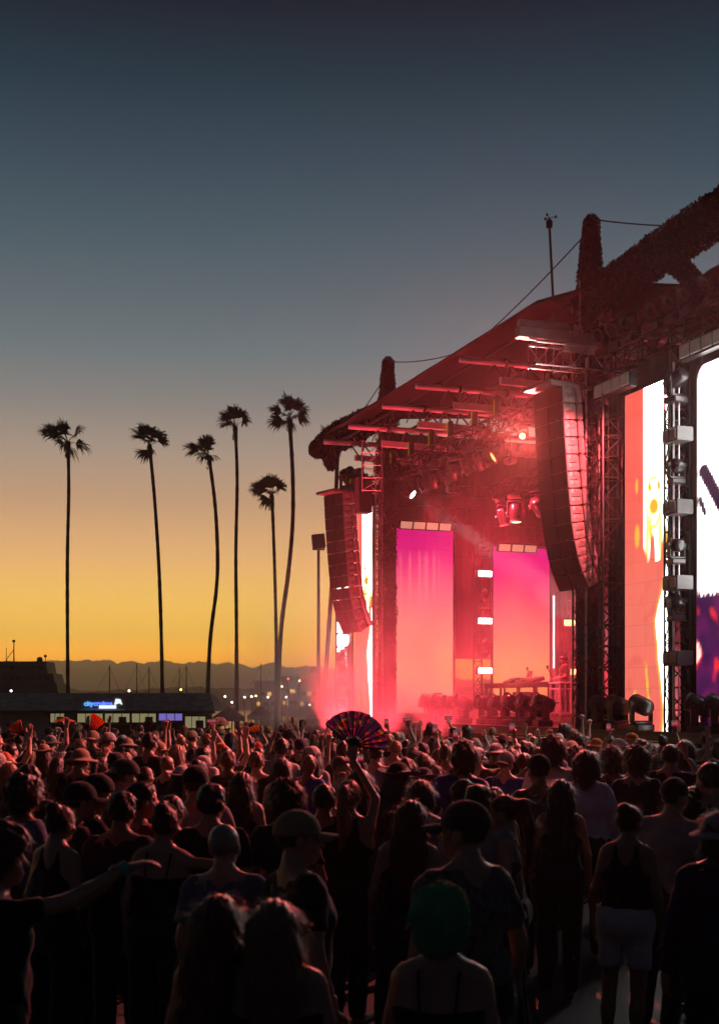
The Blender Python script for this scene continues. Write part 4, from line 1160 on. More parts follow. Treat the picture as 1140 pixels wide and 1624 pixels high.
gear('media_player', 'tilted black media player nearer the performer', 7.5, 2.5, (.5, .42, .12), R(20), 'media player')
gear('mixer', 'black mixer between the two media players', 8.3, 2.5, (.55, .42, .1), R(10), 'mixer')
lp = sthing('laptop', 'open laptop standing on the table between the players', 'laptop', 8.7, 2.75, tz_ + .14)
MB().bbox((0, 0, .01), (.36, .25, .02), .004).build('keyboard', M_FIXG, lp)
MB().bbox((0, .16, .13), (.36, .015, .24), .004, Matrix.Rotation(R(-15), 3, 'X')).build('lid', M_FIX, lp)
for i, (a, b, lab) in enumerate(((8.0, 2.6, 'boom lamp on a gooseneck above the mixer'), (6.3, 2.4, 'small microphone on a gooseneck by the performer'))):
    t = sthing('gooseneck', lab, 'gooseneck', a, b, tz_)
    MB().path([(0, 0, 0), (0, 0, .15), (-.12, 0, .3), (-.25, 0, .42)], .018, 6).build('neck', M_FIX, t)
    MB().lathe([(.02, -.06), (.045, 0), (.03, .06)], 8, Matrix.Translation((-.27, 0, .45))).build('head', M_FIX, t)
cs = sthing('flight_case', 'black equipment case under the table', 'case', 8.3, 2.55, rz + .33)
MB().bbox((0, 0, .16), (1.0, .45, .32), .02).build('body', M_BLACK, cs); MB().bbox((0, -.24, .2), (.2, .03, .08), .01).build('handle', M_ALU, cs)
mw = sthing('monitor_wedge', 'dark floor monitor wedge on the riser edge', 'monitor', 6.0, 1.5, DECK)
MB().add([(-.4, -.3, 0), (.4, -.3, 0), (.4, .3, 0), (-.4, .3, 0), (-.4, -.3, .5), (.4, -.3, .5), (.4, .1, .5), (-.4, .1, .5), (-.4, .3, .12), (.4, .3, .12)],
         [(3, 2, 1, 0), (0, 1, 5, 4), (4, 5, 6, 7), (7, 6, 9, 8), (8, 9, 2, 3), (0, 4, 7, 8, 3), (1, 2, 9, 6, 5)]).build('cabinet', M_FIX, mw)
MB().add([(-.34, .14, .46), (.34, .14, .46), (.34, .31, .16), (-.34, .31, .16)], [(3, 2, 1, 0)]).build('grille', M_GRILLE, mw)
# microphone boom stand in front of the magenta panel
pb = st(12.6, 1.0, DECK)
ms = thing('boom_stand', 'dark boom stand with a short arm in front of the magenta to peach panel', 'stand', pb, STAGE_ROT + R(-80))
MB().tube((0, 0, 0), (0, 0, .95), .022).build('pole', M_BLACK, ms)
MB().tube((-.55, 0, .88), (.28, 0, .98), .018).bbox((-.4, 0, .98), (.35, .05, .07), .01).build('boom', M_BLACK, ms)
MB().tube((-.75, .05, .55), (-.05, 0, .2), .015).tube((.1, 0, .35), (.35, 0, .85), .015).build('arm', M_BLACK, ms)
for k in range(3): MB().tube((0, 0, .25), (.32 * math.cos(2.09 * k), .32 * math.sin(2.09 * k), 0), .015).build('leg', M_BLACK, ms)

# ---- black subwoofers in front of the near end of the stage
for k in range(6):
    a = 1.2 - k * 1.32
    t = sthing('subwoofer', 'black subwoofer in the row along the foot of the stage', 'speaker', a, -1.6, 0, 'subwoofers at the foot of the stage')
    MB().bbox((0, 0, .74), (1.28, .95, 1.48), .02).build('cabinet', M_FIX, t)
    MB().bbox((0, -.49, .74), (1.18, .03, 1.36), .01).build('grille', M_GRILLE, t)
# crowd barrier
G_BAR = 'barrier sections along the pit'
for k in range(20):
    a = -7 + k * 1.25
    t = sthing('barrier', 'steel crowd barrier section in front of the stage', 'barrier', a, -2.9, 0, G_BAR)
    MB().box((0, 0, .62), (1.2, .03, 1.1)).build('panel', M_ALU, t)
    MB().tube((-.6, 0, 1.2), (.6, 0, 1.2), .03).build('top_rail', M_ALU, t)
    MB().box((0, .45, .02), (1.2, .9, .03)).build('foot_plate', M_ALU, t)
# security camera rig raised on a stick at the pit
# ================================================================== PEOPLE
# bodies are one continuous surface: smooth union of tapered limbs, polygonised
f32 = np.float32
class Field:
    def __init__(self, lo, hi, h):
        self.lo = np.array(lo, f32); self.h = h
        self.n = np.ceil((np.array(hi) - np.array(lo)) / h).astype(int) + 1
        self.ax = [self.lo[i] + h * np.arange(self.n[i], dtype=f32) for i in range(3)]
        self.D = np.full(tuple(self.n), 1.0, f32)
    def region(self, lo, hi):
        sl = []
        for i in range(3):
            a = int(max(0, math.floor((lo[i] - self.lo[i]) / self.h))); b = int(min(self.n[i], math.ceil((hi[i] - self.lo[i]) / self.h) + 1))
            if b <= a: return None
            sl.append(slice(a, b))
        X, Y, Z = np.meshgrid(self.ax[0][sl[0]], self.ax[1][sl[1]], self.ax[2][sl[2]], indexing='ij', sparse=True)
        return tuple(sl), X, Y, Z
    def _mix(self, sl, d, k, sub=False):
        a = self.D[sl]
        if sub:
            self.D[sl] = np.maximum(a, -d); return
        if k <= 0: self.D[sl] = np.minimum(a, d); return
        t = np.clip(.5 + .5 * (d - a) / k, 0, 1)
        self.D[sl] = d * (1 - t) + a * t - k * t * (1 - t)
    def cone(self, p, q, r0, r1, k=.03):
        m = max(r0, r1) + k + 3 * self.h
        g = self.region([min(p[i], q[i]) - m for i in range(3)], [max(p[i], q[i]) + m for i in range(3)])
        if g is None: return self
        sl, X, Y, Z = g
        d = [q[i] - p[i] for i in range(3)]; L2 = max(1e-9, sum(x * x for x in d))
        t = np.clip(((X - p[0]) * d[0] + (Y - p[1]) * d[1] + (Z - p[2]) * d[2]) / L2, 0, 1)
        D = np.sqrt((X - p[0] - t * d[0]) ** 2 + (Y - p[1] - t * d[1]) ** 2 + (Z - p[2] - t * d[2]) ** 2) - (r0 + (r1 - r0) * t)
        self._mix(sl, D.astype(f32), k); return self
    def ell(self, c, r, k=.02, sub=False):
        m = max(r) + k + 3 * self.h
        g = self.region([c[i] - m for i in range(3)], [c[i] + m for i in range(3)])
        if g is None: return self
        sl, X, Y, Z = g
        q0 = np.sqrt(((X - c[0]) / r[0]) ** 2 + ((Y - c[1]) / r[1]) ** 2 + ((Z - c[2]) / r[2]) ** 2)
        q1 = np.sqrt(((X - c[0]) / r[0] ** 2) ** 2 + ((Y - c[1]) / r[1] ** 2) ** 2 + ((Z - c[2]) / r[2] ** 2) ** 2)
        D = q0 * (q0 - 1) / np.maximum(q1, 1e-4)
        self._mix(sl, D.astype(f32), k, sub); return self
    def grid(self): return np.meshgrid(*self.ax, indexing='ij', sparse=True)
    def cut(self, fn):
        X, Y, Z = self.grid(); self.D = np.maximum(self.D, fn(X, Y, Z).astype(f32)); return self
    def disp(self, fn):
        X, Y, Z = self.grid(); self.D = self.D + fn(X, Y, Z).astype(f32); return self
    def mesh(self):
        V = self.D; ins = V < 0
        V = V.copy()
        for ax_ in range(3):                      # close the borders
            s0 = [slice(None)] * 3; s0[ax_] = 0; V[tuple(s0)] = np.maximum(V[tuple(s0)], 1e-3)
            s0[ax_] = -1; V[tuple(s0)] = np.maximum(V[tuple(s0)], 1e-3)
        ins = V < 0
        nx, ny, nz = V.shape
        cs = [(i, j, k) for i in (0, 1) for j in (0, 1) for k in (0, 1)]
        cnt = np.zeros((nx - 1, ny - 1, nz - 1), np.int8)
        for (i, j, k) in cs: cnt += ins[i:nx - 1 + i, j:ny - 1 + j, k:nz - 1 + k]
        act = np.argwhere((cnt > 0) & (cnt < 8))
        idx = -np.ones((nx - 1, ny - 1, nz - 1), np.int64)
        idx[act[:, 0], act[:, 1], act[:, 2]] = np.arange(len(act))
        acc = np.zeros((len(act), 3), f32); num = np.zeros(len(act), f32)
        val = {c: V[act[:, 0] + c[0], act[:, 1] + c[1], act[:, 2] + c[2]] for c in cs}
        for c in cs:
            for ax_ in range(3):
                if c[ax_] == 0:
                    d = list(c); d[ax_] = 1; d = tuple(d)
                    va, vb = val[c], val[d]; m = (va < 0) != (vb < 0)
                    t = np.where(m, va / np.where(m, va - vb, 1), 0)
                    pos = np.tile(np.array(c, f32), (len(act), 1)); pos[:, ax_] += t
                    acc += pos * m[:, None]; num += m
        P = (act + acc / np.maximum(num, 1)[:, None]) * self.h + self.lo
        F = []
        for ax_ in range(3):
            a1, a2 = (ax_ + 1) % 3, (ax_ + 2) % 3
            s0 = [slice(None)] * 3; s1 = [slice(None)] * 3
            s0[ax_] = slice(0, -1); s1[ax_] = slice(1, None)
            A, B = ins[tuple(s0)], ins[tuple(s1)]
            e = np.argwhere(A != B)
            ok = (e[:, a1] > 0) & (e[:, a2] > 0) & (e[:, a1] < V.shape[a1] - 1) & (e[:, a2] < V.shape[a2] - 1)
            e = e[ok]
            flip = A[e[:, 0], e[:, 1], e[:, 2]]
            q = []
            for (o1, o2) in ((-1, -1), (0, -1), (0, 0), (-1, 0)):
                c = e.copy(); c[:, a1] += o1; c[:, a2] += o2
                q.append(idx[c[:, 0], c[:, 1], c[:, 2]])
            q = np.stack(q, 1)
            q[~flip] = q[~flip][:, ::-1]
            F.append(q)
        return P, np.concatenate(F)

def np_mesh(name, parts, mats_):
    """parts = [(P, F, material index)]"""
    P = np.concatenate([p for p, _, _ in parts]); off = 0; Fs = []; mi = []
    for p, f, m in parts:
        Fs.append(f + off); off += len(p); mi.append(np.full(len(f), m))
    F = np.concatenate(Fs).astype(np.int32); mi = np.concatenate(mi).astype(np.int32)
    me = bpy.data.meshes.new(name)
    me.vertices.add(len(P)); me.vertices.foreach_set('co', P.astype(f32).ravel())
    me.loops.add(F.size); me.loops.foreach_set('vertex_index', F.ravel())
    me.polygons.add(len(F))
    me.polygons.foreach_set('loop_start', np.arange(0, F.size, 4, dtype=np.int32)); me.polygons.foreach_set('loop_total', np.full(len(F), 4, np.int32))
    me.polygons.foreach_set('use_smooth', np.ones(len(F), bool))
    for m in mats_: me.materials.append(m)
    if len(mats_) > 1: me.polygons.foreach_set('material_index', mi)
    me.update(calc_edges=True); me.validate()
    return me

def wob(X, Y, Z, s, ph=0.0):          # cheap smooth noise from sines
    return (np.sin(X * s + 1.3 * np.sin(Y * s * .7 + ph) + ph) * np.sin(Z * s * .8 + 1.1 * np.sin(X * s * .6 + 2 * ph)) + .6 * np.sin(Y * s * 1.3 + Z * s * 1.1 + ph * 3) * np.sin(X * s * 1.7 - Z * s * .9))

# ---- head (local frame: origin at eye level, facing +y)
def head_field(h=.009):
    F = Field((-.12, -.14, -.2), (.12, .15, .15), h)
    F.ell((0, -.012, .03), (.073, .091, .084), .02)
    F.ell((0, .028, -.04), (.055, .06, .07), .03)
    F.ell((0, .062, -.092), (.026, .022, .02), .02)
    F.cone((-.03, .076, .02), (.03, .076, .02), .013, .013, .015)
    for s in (-1, 1):
        F.ell((s * .042, .06, -.03), (.022, .022, .022), .02)
        F.ell((s * .031, .098, .003), (.017, .017, .013), 0, True)
        F.ell((s * .031, .076, .003), (.013, .013, .012), .004)
        F.ell((s * .077, -.005, -.012), (.011, .024, .034), .008)
    F.cone((0, .085, .008), (0, .106, -.03), .009, .0135, .01)
    F.ell((0, .086, -.058), (.022, .013, .008), .008); F.ell((0, .084, -.07), (.02, .012, .008), .006)
    F.cone((0, -.018, -.06), (0, -.02, -.2), .053, .056, .03)
    return F.mesh()
HEADS = {'n': head_field(.0105)}

def hand_parts(w, d, n, side, pose='relaxed', h=.0088):
    """w wrist, d direction of the fingers, n palm normal; five separate fingers"""
    d = Vector(d).normalized(); n = Vector(n); n = (n - d * n.dot(d)).normalized(); s = d.cross(n) * side   # s towards the thumb
    w = Vector(w)
    F = Field([w[i] - .24 for i in range(3)], [w[i] + .24 for i in range(3)], h)
    pc = w + d * .05
    F.cone(w - d * .05, w + d * .01, .026, .023, .01)
    for o in (-.028, -.01, .01, .028):
        F.cone(w + d * .015 + s * o * .7, w + d * .088 + s * o, .014, .0125, .012)
    curl = {'open': .12, 'relaxed': .5, 'fist': 1.5, 'grip': 1.0}[pose]
    for i, (o, L) in enumerate(((.03, .072), (.011, .082), (-.009, .076), (-.028, .06))):
        p = w + d * .088 + s * o; ang = curl * (.35 + .1 * i)
        spread = (o * 2.2 if pose == 'open' else o * .5)
        dd = (d + s * spread).normalized()
        seg = (.45, .32, .23)
        r = .0098
        for k in range(3):
            dv = dd * math.cos(ang) + n * math.sin(ang)
            q = p + dv * L * seg[k]
            F.cone(p, q, r, r * .93, .003); p = q; r *= .93; ang += curl * .75
    p = w + d * .025 + s * .028
    t1 = p + (s * .75 + d * .6 + n * .25).normalized() * .042
    t2 = t1 + (s * (.5 if pose == 'open' else .1) + d * .85 + n * .3 * curl).normalized() * .033
    t3 = t2 + (s * (.3 if pose == 'open' else -.1) + d + n * .5 * curl).normalized() * .026
    F.cone(p, t1, .016, .0125, .008); F.cone(t1, t2, .012, .0108, .003); F.cone(t2, t3, .0108, .009, .003)
    return F.mesh()

ARMS = {   # for the +x side: elbow, wrist, finger direction, palm normal, hand pose
    'down': ((.255, -.03, 1.15), (.27, .05, .9), (0, .15, -1), (-1, 0, 0), 'relaxed'),
    'front': ((.25, .02, 1.14), (.15, .24, 1.14), (-.4, 1, .1), (0, 0, -1), 'relaxed'),
    'cup': ((.27, -.02, 1.14), (.27, .22, 1.24), (-.1, 1, .5), (-1, .1, 0), 'grip'),
    'up': ((.3, .06, 1.63), (.27, .1, 1.88), (.05, .05, 1), (-.2, .9, 0), 'open'),
    'upin': ((.2, .1, 1.62), (-.01, .12, 1.9), (-.05, .05, 1), (0, .9, 0), 'grip'),
    'lean': ((.3, -.06, 1.18), (.2, .1, .98), (-.6, .4, -.5), (-1, 0, 0), 'relaxed'),
    'point': ((.34, .14, 1.5), (.4, .34, 1.68), (.1, .6, .8), (0, .9, 0), 'relaxed'),
    'upout': ((.38, .03, 1.58), (.44, .08, 1.83), (.25, .05, 1), (-.2, .9, 0), 'open'),
    'upbent': ((.33, .08, 1.56), (.2, .14, 1.8), (-.25, .1, 1), (0, .9, 0), 'relaxed'),
    'fist': ((.3, .1, 1.6), (.3, .12, 1.86), (0, .1, 1), (0, .9, 0), 'fist'),
    'phone': ((.27, .14, 1.46), (.12, .3, 1.66), (-.25, .15, 1), (0, 1, 0), 'grip'),
    'phoneup': ((.3, .14, 1.6), (.16, .24, 1.84), (-.2, .1, 1), (0, 1, 0), 'grip'),
    'reach': ((.2, .27, 1.47), (.14, .52, 1.6), (-.05, 1, .22), (0, 0, -1), 'relaxed'),
    'out': ((.45, .1, 1.37), (.7, .16, 1.46), (1, .2, .22), (0, 0, -1), 'relaxed'),
    'hip': ((.44, -.03, 1.41), (.4, .08, 1.16), (-.6, .2, -.7), (-.6, 0, .3), 'relaxed'),
    'hairtouch': ((.31, .02, 1.3), (.12, .02, 1.58), (-.3, -.1, 1), (-1, 0, 0), 'relaxed'),
    'table': ((.24, .04, 1.13), (.13, .28, 1.06), (-.35, 1, -.15), (0, 0, -1), 'relaxed'),
}
def body_parts(sex, armL, armR, hyaw=0.0, hpitch=0.0, girth=1.0):
    fem = sex == 'f'
    shw = (.158 if fem else .182) * (.6 + .4 * girth); hipw = .1 if fem else .088
    lo, hi = [-.62, -.3, -.02], [.62, .42, 1.62]
    if armL in ('up', 'upin', 'upout', 'upbent', 'fist', 'phoneup') or armR in ('up', 'upin', 'upout', 'upbent', 'fist', 'phoneup'): hi[2] = 1.95
    if 'out' in (armL, armR): lo[0], hi[0] = -.85, .85
    if 'reach' in (armL, armR): hi[1] = .75
    F = Field(lo, hi, .0265)
    g = girth
    F.cone((-.075, .0, .97), (.075, .0, .97), (.118 if fem else .112) * g, (.118 if fem else .112) * g, .04)
    F.cone((-.05, .01, 1.12), (.05, .01, 1.12), (.092 if fem else .108) * g, (.092 if fem else .108) * g, .06)
    F.cone((-.085, .015, 1.3), (.085, .015, 1.3), .108 * g, .108 * g, .06)
    if fem:
        for s in (-1, 1): F.ell((s * .075, .1, 1.29), (.065, .06, .06), .03)
    F.cone((-shw * .8, -.005, 1.415), (shw * .8, -.005, 1.415), .06, .06, .05)
    F.cone((0, -.015, 1.4), (0, -.02, 1.56), .06, .053, .05)
    for s in (-1, 1): F.cone((s * .03, -.02, 1.49), (s * shw * .8, -.01, 1.435), .045, .05, .04)
    for s in (-1, 1):
        F.cone((s * hipw, 0, .93), (s * .1, .015, .5), .088 * g, .056, .04)
        F.cone((s * .1, .015, .5), (s * .1, -.015, .3), .054, .052, .02); F.cone((s * .1, -.015, .33), (s * .1, -.02, .09), .053, .036, .02)
        F.cone((s * .1, -.035, .035), (s * .115, .13, .025), .036, .03, .02)
    arms = []
    for s, nm in ((-1, armL), (1, armR)):
        e, w, d, n, hp = ARMS[nm]
        sx = s * (shw / .182)
        e = (e[0] * sx, e[1], e[2]); w = (w[0] * sx, w[1], w[2]); d = (d[0] * s, d[1], d[2]); n = (n[0] * s, n[1], n[2])
        sh = (s * shw, -.005, 1.41)
        k_ = .88 if fem else 1
        F.cone(sh, e, .05 * k_, .04 * k_, .03); F.cone(e, w, .041 * k_, .027 * k_, .012)
        arms.append((sh, e, w, d, n, hp, s))
    P, Q = F.mesh()
    Mh = np.array(head_matrix(hyaw, hpitch))
    HP, HQ = HEADS['n']
    HP2 = HP @ Mh[:3, :3].T + Mh[:3, 3]
    parts = [(P, Q, 0), (HP2, HQ, 0)]
    for (sh, e, w, d, n, hp, s) in arms:
        hpv, hqv = hand_parts(w, d, n, s, hp); parts.append((hpv, hqv, 0))
    return parts, dict(shw=shw, hipw=hipw, arms=arms, fem=fem, g=g, lo=lo, hi=hi)
def head_matrix(yaw, pitch):
    return Matrix.Translation((0, .012, 1.636)) @ Matrix.Rotation(yaw, 4, 'Z') @ Matrix.Rotation(pitch, 4, 'X')

def garment(kind, I, seed=1):
    shw, hipw, g, fem = I['shw'], I['hipw'], I['g'], I['fem']
    lo, hi = list(I['lo']), list(I['hi'])
    if kind in ('tee', 'tank', 'long', 'crop', 'strap'):
        lo[2] = .8; F = Field(lo, hi, .0135 if kind in ('tank', 'crop', 'strap') else .023); e_ = .013 if kind in ('tank', 'crop', 'strap') else .02
        F.cone((-.075, .0, .97), (.075, .0, .97), .114 * g + e_, .114 * g + e_, .05)
        F.cone((-.055, .01, 1.12), (.055, .01, 1.12), (.095 if fem else .11) * g + e_, (.095 if fem else .11) * g + e_, .07)
        F.cone((-.085, .015, 1.3), (.085, .015, 1.3), .109 * g + e_, .109 * g + e_, .06)
        if fem:
            for s in (-1, 1): F.ell((s * .075, .1, 1.29), (.068 + e_ * .5, .063 + e_ * .5, .063), .04)
        F.cone((-shw * .8, -.005, 1.41), (shw * .8, -.005, 1.41), .06 + e_ * .7, .06 + e_ * .7, .05)
        for s in (-1, 1): F.cone((s * .05, -.02, 1.47), (s * shw * .8, -.01, 1.432), .048, .052 + e_ * .5, .04)
        if kind in ('tee', 'long'):
            for (sh, e, w, d, n, hp, s) in I['arms']:
                k_ = .9 if fem else 1
                if kind == 'tee':
                    m_ = [sh[i] + (e[i] - sh[i]) * .68 for i in range(3)]
                    F.cone(sh, m_, .062 * k_, .062 * k_, .025)
                    dv = Vector(e) - Vector(sh); dv.normalize()
                    # flat sleeve opening
                    c0 = Vector(m_)
                    X, Y, Z = F.grid()
                    pl = (X - c0.x) * dv.x + (Y - c0.y) * dv.y + (Z - c0.z) * dv.z
                    near = np.sqrt((X - c0.x) ** 2 + (Y - c0.y) ** 2 + (Z - c0.z) ** 2)
                    F.D = np.where(near < .13, np.maximum(F.D, pl), F.D)
                else:
                    F.cone(sh, e, .062 * k_, .056 * k_, .025); F.cone(e, w, .056 * k_, .042 * k_, .02)
        amp = .009 if kind in ('tee', 'long') else .004
        F.disp(lambda X, Y, Z: amp * wob(X, Y, Z * .7, 19, seed) + amp * .6 * wob(X, Y, Z, 47, seed * 2.1))
        if kind in ('tank', 'crop'):          # racer straps and scooped neck, smooth edges
            def tcut(X, Y, Z):
                q = shw / .17
                outr = np.interp(Z, [1.2, 1.27, 1.33, 1.38, 1.46, 1.6], np.array([.3, .2, .128, .108, .098, .095]) * q)
                inn = np.interp(Z, [1.2, 1.30, 1.345, 1.37, 1.40, 1.44, 1.6], np.array([-.3, -.1, .0, .032, .048, .056, .06]) * q)
                return np.maximum(np.abs(X) - outr, inn - np.abs(X)) * .8 + 0 * Y
            F.cut(tcut)
        if kind == 'strap':
            F.cut(lambda X, Y, Z: (Z - 1.30 - .12 * np.abs(X) + 6 * X ** 2 * 0) + 0 * Y)
        if kind == 'crop': F.cut(lambda X, Y, Z: 1.1 - Z + 0 * X + 0 * Y)
        F.cut(lambda X, Y, Z: (Z - 1.495) + 0 * X + 0 * Y)
        F.cut(lambda X, Y, Z: (.9 + .02 * np.sin(X * 30) - Z) + 0 * Y)
        return F.mesh()
    if kind in ('trousers', 'shorts', 'skirt'):
        F = Field([-.3, -.25, .03], [.3, .25, 1.08], .03)
        F.cone((-.075, .0, .99), (.075, .0, .99), .116 * g + .012, .116 * g + .012, .04)
        F.cone((-.078, -.01, .93), (.078, -.01, .93), .122 * g + .012, .122 * g + .012, .04)
        if kind == 'skirt':
            F.cone((-.06, 0, .95), (-.08, 0, .6), .13, .17, .05); F.cone((.06, 0, .95), (.08, 0, .6), .13, .17, .05)
            F.cut(lambda X, Y, Z: .6 - Z + 0 * X + 0 * Y)
        else:
            for s in (-1, 1):
                F.cone((s * hipw, 0, .92), (s * .103, .015, .5), .1 * g, .08, .02)
                F.cone((s * .103, .015, .5), (s * .103, -.02, .1), .078, .068, .02)
            if kind == 'shorts': F.cut(lambda X, Y, Z: .62 - Z + 0 * X + 0 * Y)
        F.disp(lambda X, Y, Z: .005 * wob(X, Y, Z, 22, seed))
        F.cut(lambda X, Y, Z: Z - 1.055 + 0 * X + 0 * Y)
        return F.mesh()

# ---- hair and hats, in the head frame
def hairline(X, Y, Z, fy=.078, fz=.07):
    return np.maximum(((Y - fy) * .75 - (Z - fz) * .66), np.where(Y > .0, np.abs(X) - .2, -1.0)) + 0 * X
def hair_field(style, h=.0095):
    lo, hi = [-.17, -.24, -.5], [.17, .16, .2]
    if style in ('short', 'buzz', 'curly', 'cap', 'capback', 'beanie', 'bucket', 'bun', 'flat'): lo[2] = -.2
    F = Field(lo, hi, h)
    c = (0, -.014, .032)
    if style == 'buzz':
        F.ell(c, (.079, .097, .089), .01); F.disp(lambda X, Y, Z: .0012 * wob(X, Y, Z, 160)); F.cut(hairline)
    elif style in ('short', 'flat'):
        F.ell(c, (.087, .106, .1), .01)
        if style == 'flat': F.ell((0, .01, .085), (.075, .085, .045), .03)
        F.disp(lambda X, Y, Z: .004 * wob(X, Y, Z, 60, 2) + .003 * wob(X, Y, Z, 130, 5)); F.cut(hairline)
    elif style == 'curly':
        F.ell((0, -.02, .045), (.125, .14, .13), .02); F.ell((0, -.06, -.03), (.1, .09, .09), .04)
        F.disp(lambda X, Y, Z: .012 * wob(X, Y, Z, 48, 1) + .008 * wob(X, Y, Z, 105, 4)); F.cut(lambda X, Y, Z: hairline(X, Y, Z, .1, .06))
    elif style == 'long':
        F.ell(c, (.086, .104, .098), .01)
        for s in (-1, 1):
            F.cone((s * .05, -.05, .02), (s * .065, -.085, -.2), .056, .055, .03); F.cone((s * .065, -.085, -.2), (s * .05, -.1, -.42), .055, .03, .03)
            F.cone((s * .08, .0, .0), (s * .088, -.02, -.2), .022, .026, .03)
        F.cone((0, -.075, .0), (0, -.1, -.42), .058, .04, .03)
        F.disp(lambda X, Y, Z: .006 * np.sin(X * 210 + 8 * np.sin(Z * 9) + 20 * Y) + .004 * wob(X, Y, Z, 40, 3)); F.cut(lambda X, Y, Z: np.where(Z > -.05, hairline(X, Y, Z, .082, .07), -1) + 0 * X)
    elif style == 'bob':
        F.ell(c, (.09, .108, .1), .01)
        for s in (-1, 1):
            F.cone((s * .06, -.03, .02), (s * .075, -.03, -.13), .05, .05, .04)
        F.cone((0, -.07, .0), (0, -.07, -.14), .06, .055, .04)
        F.disp(lambda X, Y, Z: .004 * np.sin(X * 190 + 8 * np.sin(Z * 9) + 30 * Y) + .003 * wob(X, Y, Z, 40, 3)); F.cut(lambda X, Y, Z: np.where(Z > -.2, hairline(X, Y, Z, .072, .06), -1) + 0 * X)
        F.cut(lambda X, Y, Z: -.17 - Z + 0 * X + 0 * Y)
    elif style == 'ponytail':
        F.ell(c, (.081, .1, .092), .01); F.cut(hairline)
        F.cone((0, -.1, .07), (0, -.15, .06), .026, .03, .02); F.cone((0, -.15, .06), (0, -.175, -.1), .035, .042, .02); F.cone((0, -.175, -.1), (0, -.165, -.34), .042, .018, .02)
        F.disp(lambda X, Y, Z: .003 * np.sin(X * 260 + 9 * np.sin(Z * 11)))
    elif style == 'bun':
        F.ell(c, (.081, .1, .092), .01); F.cut(hairline); F.ell((0, -.075, .1), (.05, .05, .045), .012)
        F.disp(lambda X, Y, Z: .003 * wob(X, Y, Z, 120, 4))
    elif style == 'capback':    # hair left under a cap
        F.ell(c, (.082, .1, .09), .01); F.disp(lambda X, Y, Z: .003 * wob(X, Y, Z, 90)); F.cut(hairline); F.cut(lambda X, Y, Z: Z - .03 + 0 * X + 0 * Y)
    return F.mesh()
def hat_field(style, h=.009):
    if style == 'beanie': h = .0062
    F = Field((-.19, -.21, -.2), (.19, .3, .2), h)
    c = (0, -.014, .032)
    if style == 'cap':
        F.ell((0, -.014, .036), (.092, .11, .104), .01)
        F.disp(lambda X, Y, Z: -.0025 * np.abs(np.sin(np.arctan2(Y + .014, X) * 3)))
        F.cut(lambda X, Y, Z: (.018 + .1 * (Y + .1) * .4 - Z) + 0 * X)
    elif style == 'beanie':               # loose knitted slouch hat with a turned-up band
        F.ell((0, -.02, .05), (.106, .122, .115), .02); F.ell((0, -.08, .06), (.1, .085, .09), .05); F.ell((0, -.085, -.035), (.096, .075, .1), .05)
        F.disp(lambda X, Y, Z: .0055 * np.sin(np.arctan2(Y + .03, X) * 30 + 12 * Z) + .008 * wob(X, Y, Z, 26, 2) + .004 * wob(X, Y, Z, 60, 5)); F.cut(lambda X, Y, Z: (-.055 + .62 * (Y + .02) - Z) + 0 * X)
        X, Y, Z = F.grid(); pl = Z - (-.02 + .62 * (Y + .02))
        band = np.sqrt((X / .118) ** 2 + ((Y + .035) / .142) ** 2 + ((Z - .03) / .16) ** 2) - 1
        band = np.maximum(band * .11 + .005 * np.sin(np.arctan2(Y + .03, X) * 30), np.abs(pl + .012) - .024)
        F.D = np.minimum(F.D, band.astype(f32))
    elif style == 'bucket':
        F.ell((0, -.014, .04), (.094, .112, .098), .01); F.cut(lambda X, Y, Z: .03 - Z + 0 * X + 0 * Y)
        F2 = lambda X, Y, Z: np.maximum(np.abs(Z - (.035 - .45 * (np.sqrt(X ** 2 + (Y + .014) ** 2) - .09))) - .008, np.maximum(np.sqrt(X ** 2 + (Y + .014) ** 2) - .165, .085 - np.sqrt(X ** 2 + (Y + .014) ** 2)))
        X, Y, Z = F.grid(); F.D = np.minimum(F.D, F2(X, Y, Z).astype(f32))
    elif style == 'wide':
        F.ell((0, -.014, .045), (.09, .108, .1), .01); F.cut(lambda X, Y, Z: .03 - Z + 0 * X + 0 * Y)
        X, Y, Z = F.grid(); rr = np.sqrt(X ** 2 + (Y + .014) ** 2)
        F.D = np.minimum(F.D, np.maximum(np.abs(Z - .04 - 1.2 * X ** 2) - .008, np.maximum(rr - .18, .08 - rr)).astype(f32))
    elif style == 'visor':
        X, Y, Z = F.grid()
        zc = .035 - .12 * (Y - .08) - 5.0 * X ** 2
        F.D = np.maximum(np.abs(Z - zc) - .007, np.maximum(np.sqrt((X / .085) ** 2 + ((Y - .07) / .115) ** 2) - 1.0, .07 - Y) * .08).astype(f32)
    return F.mesh()

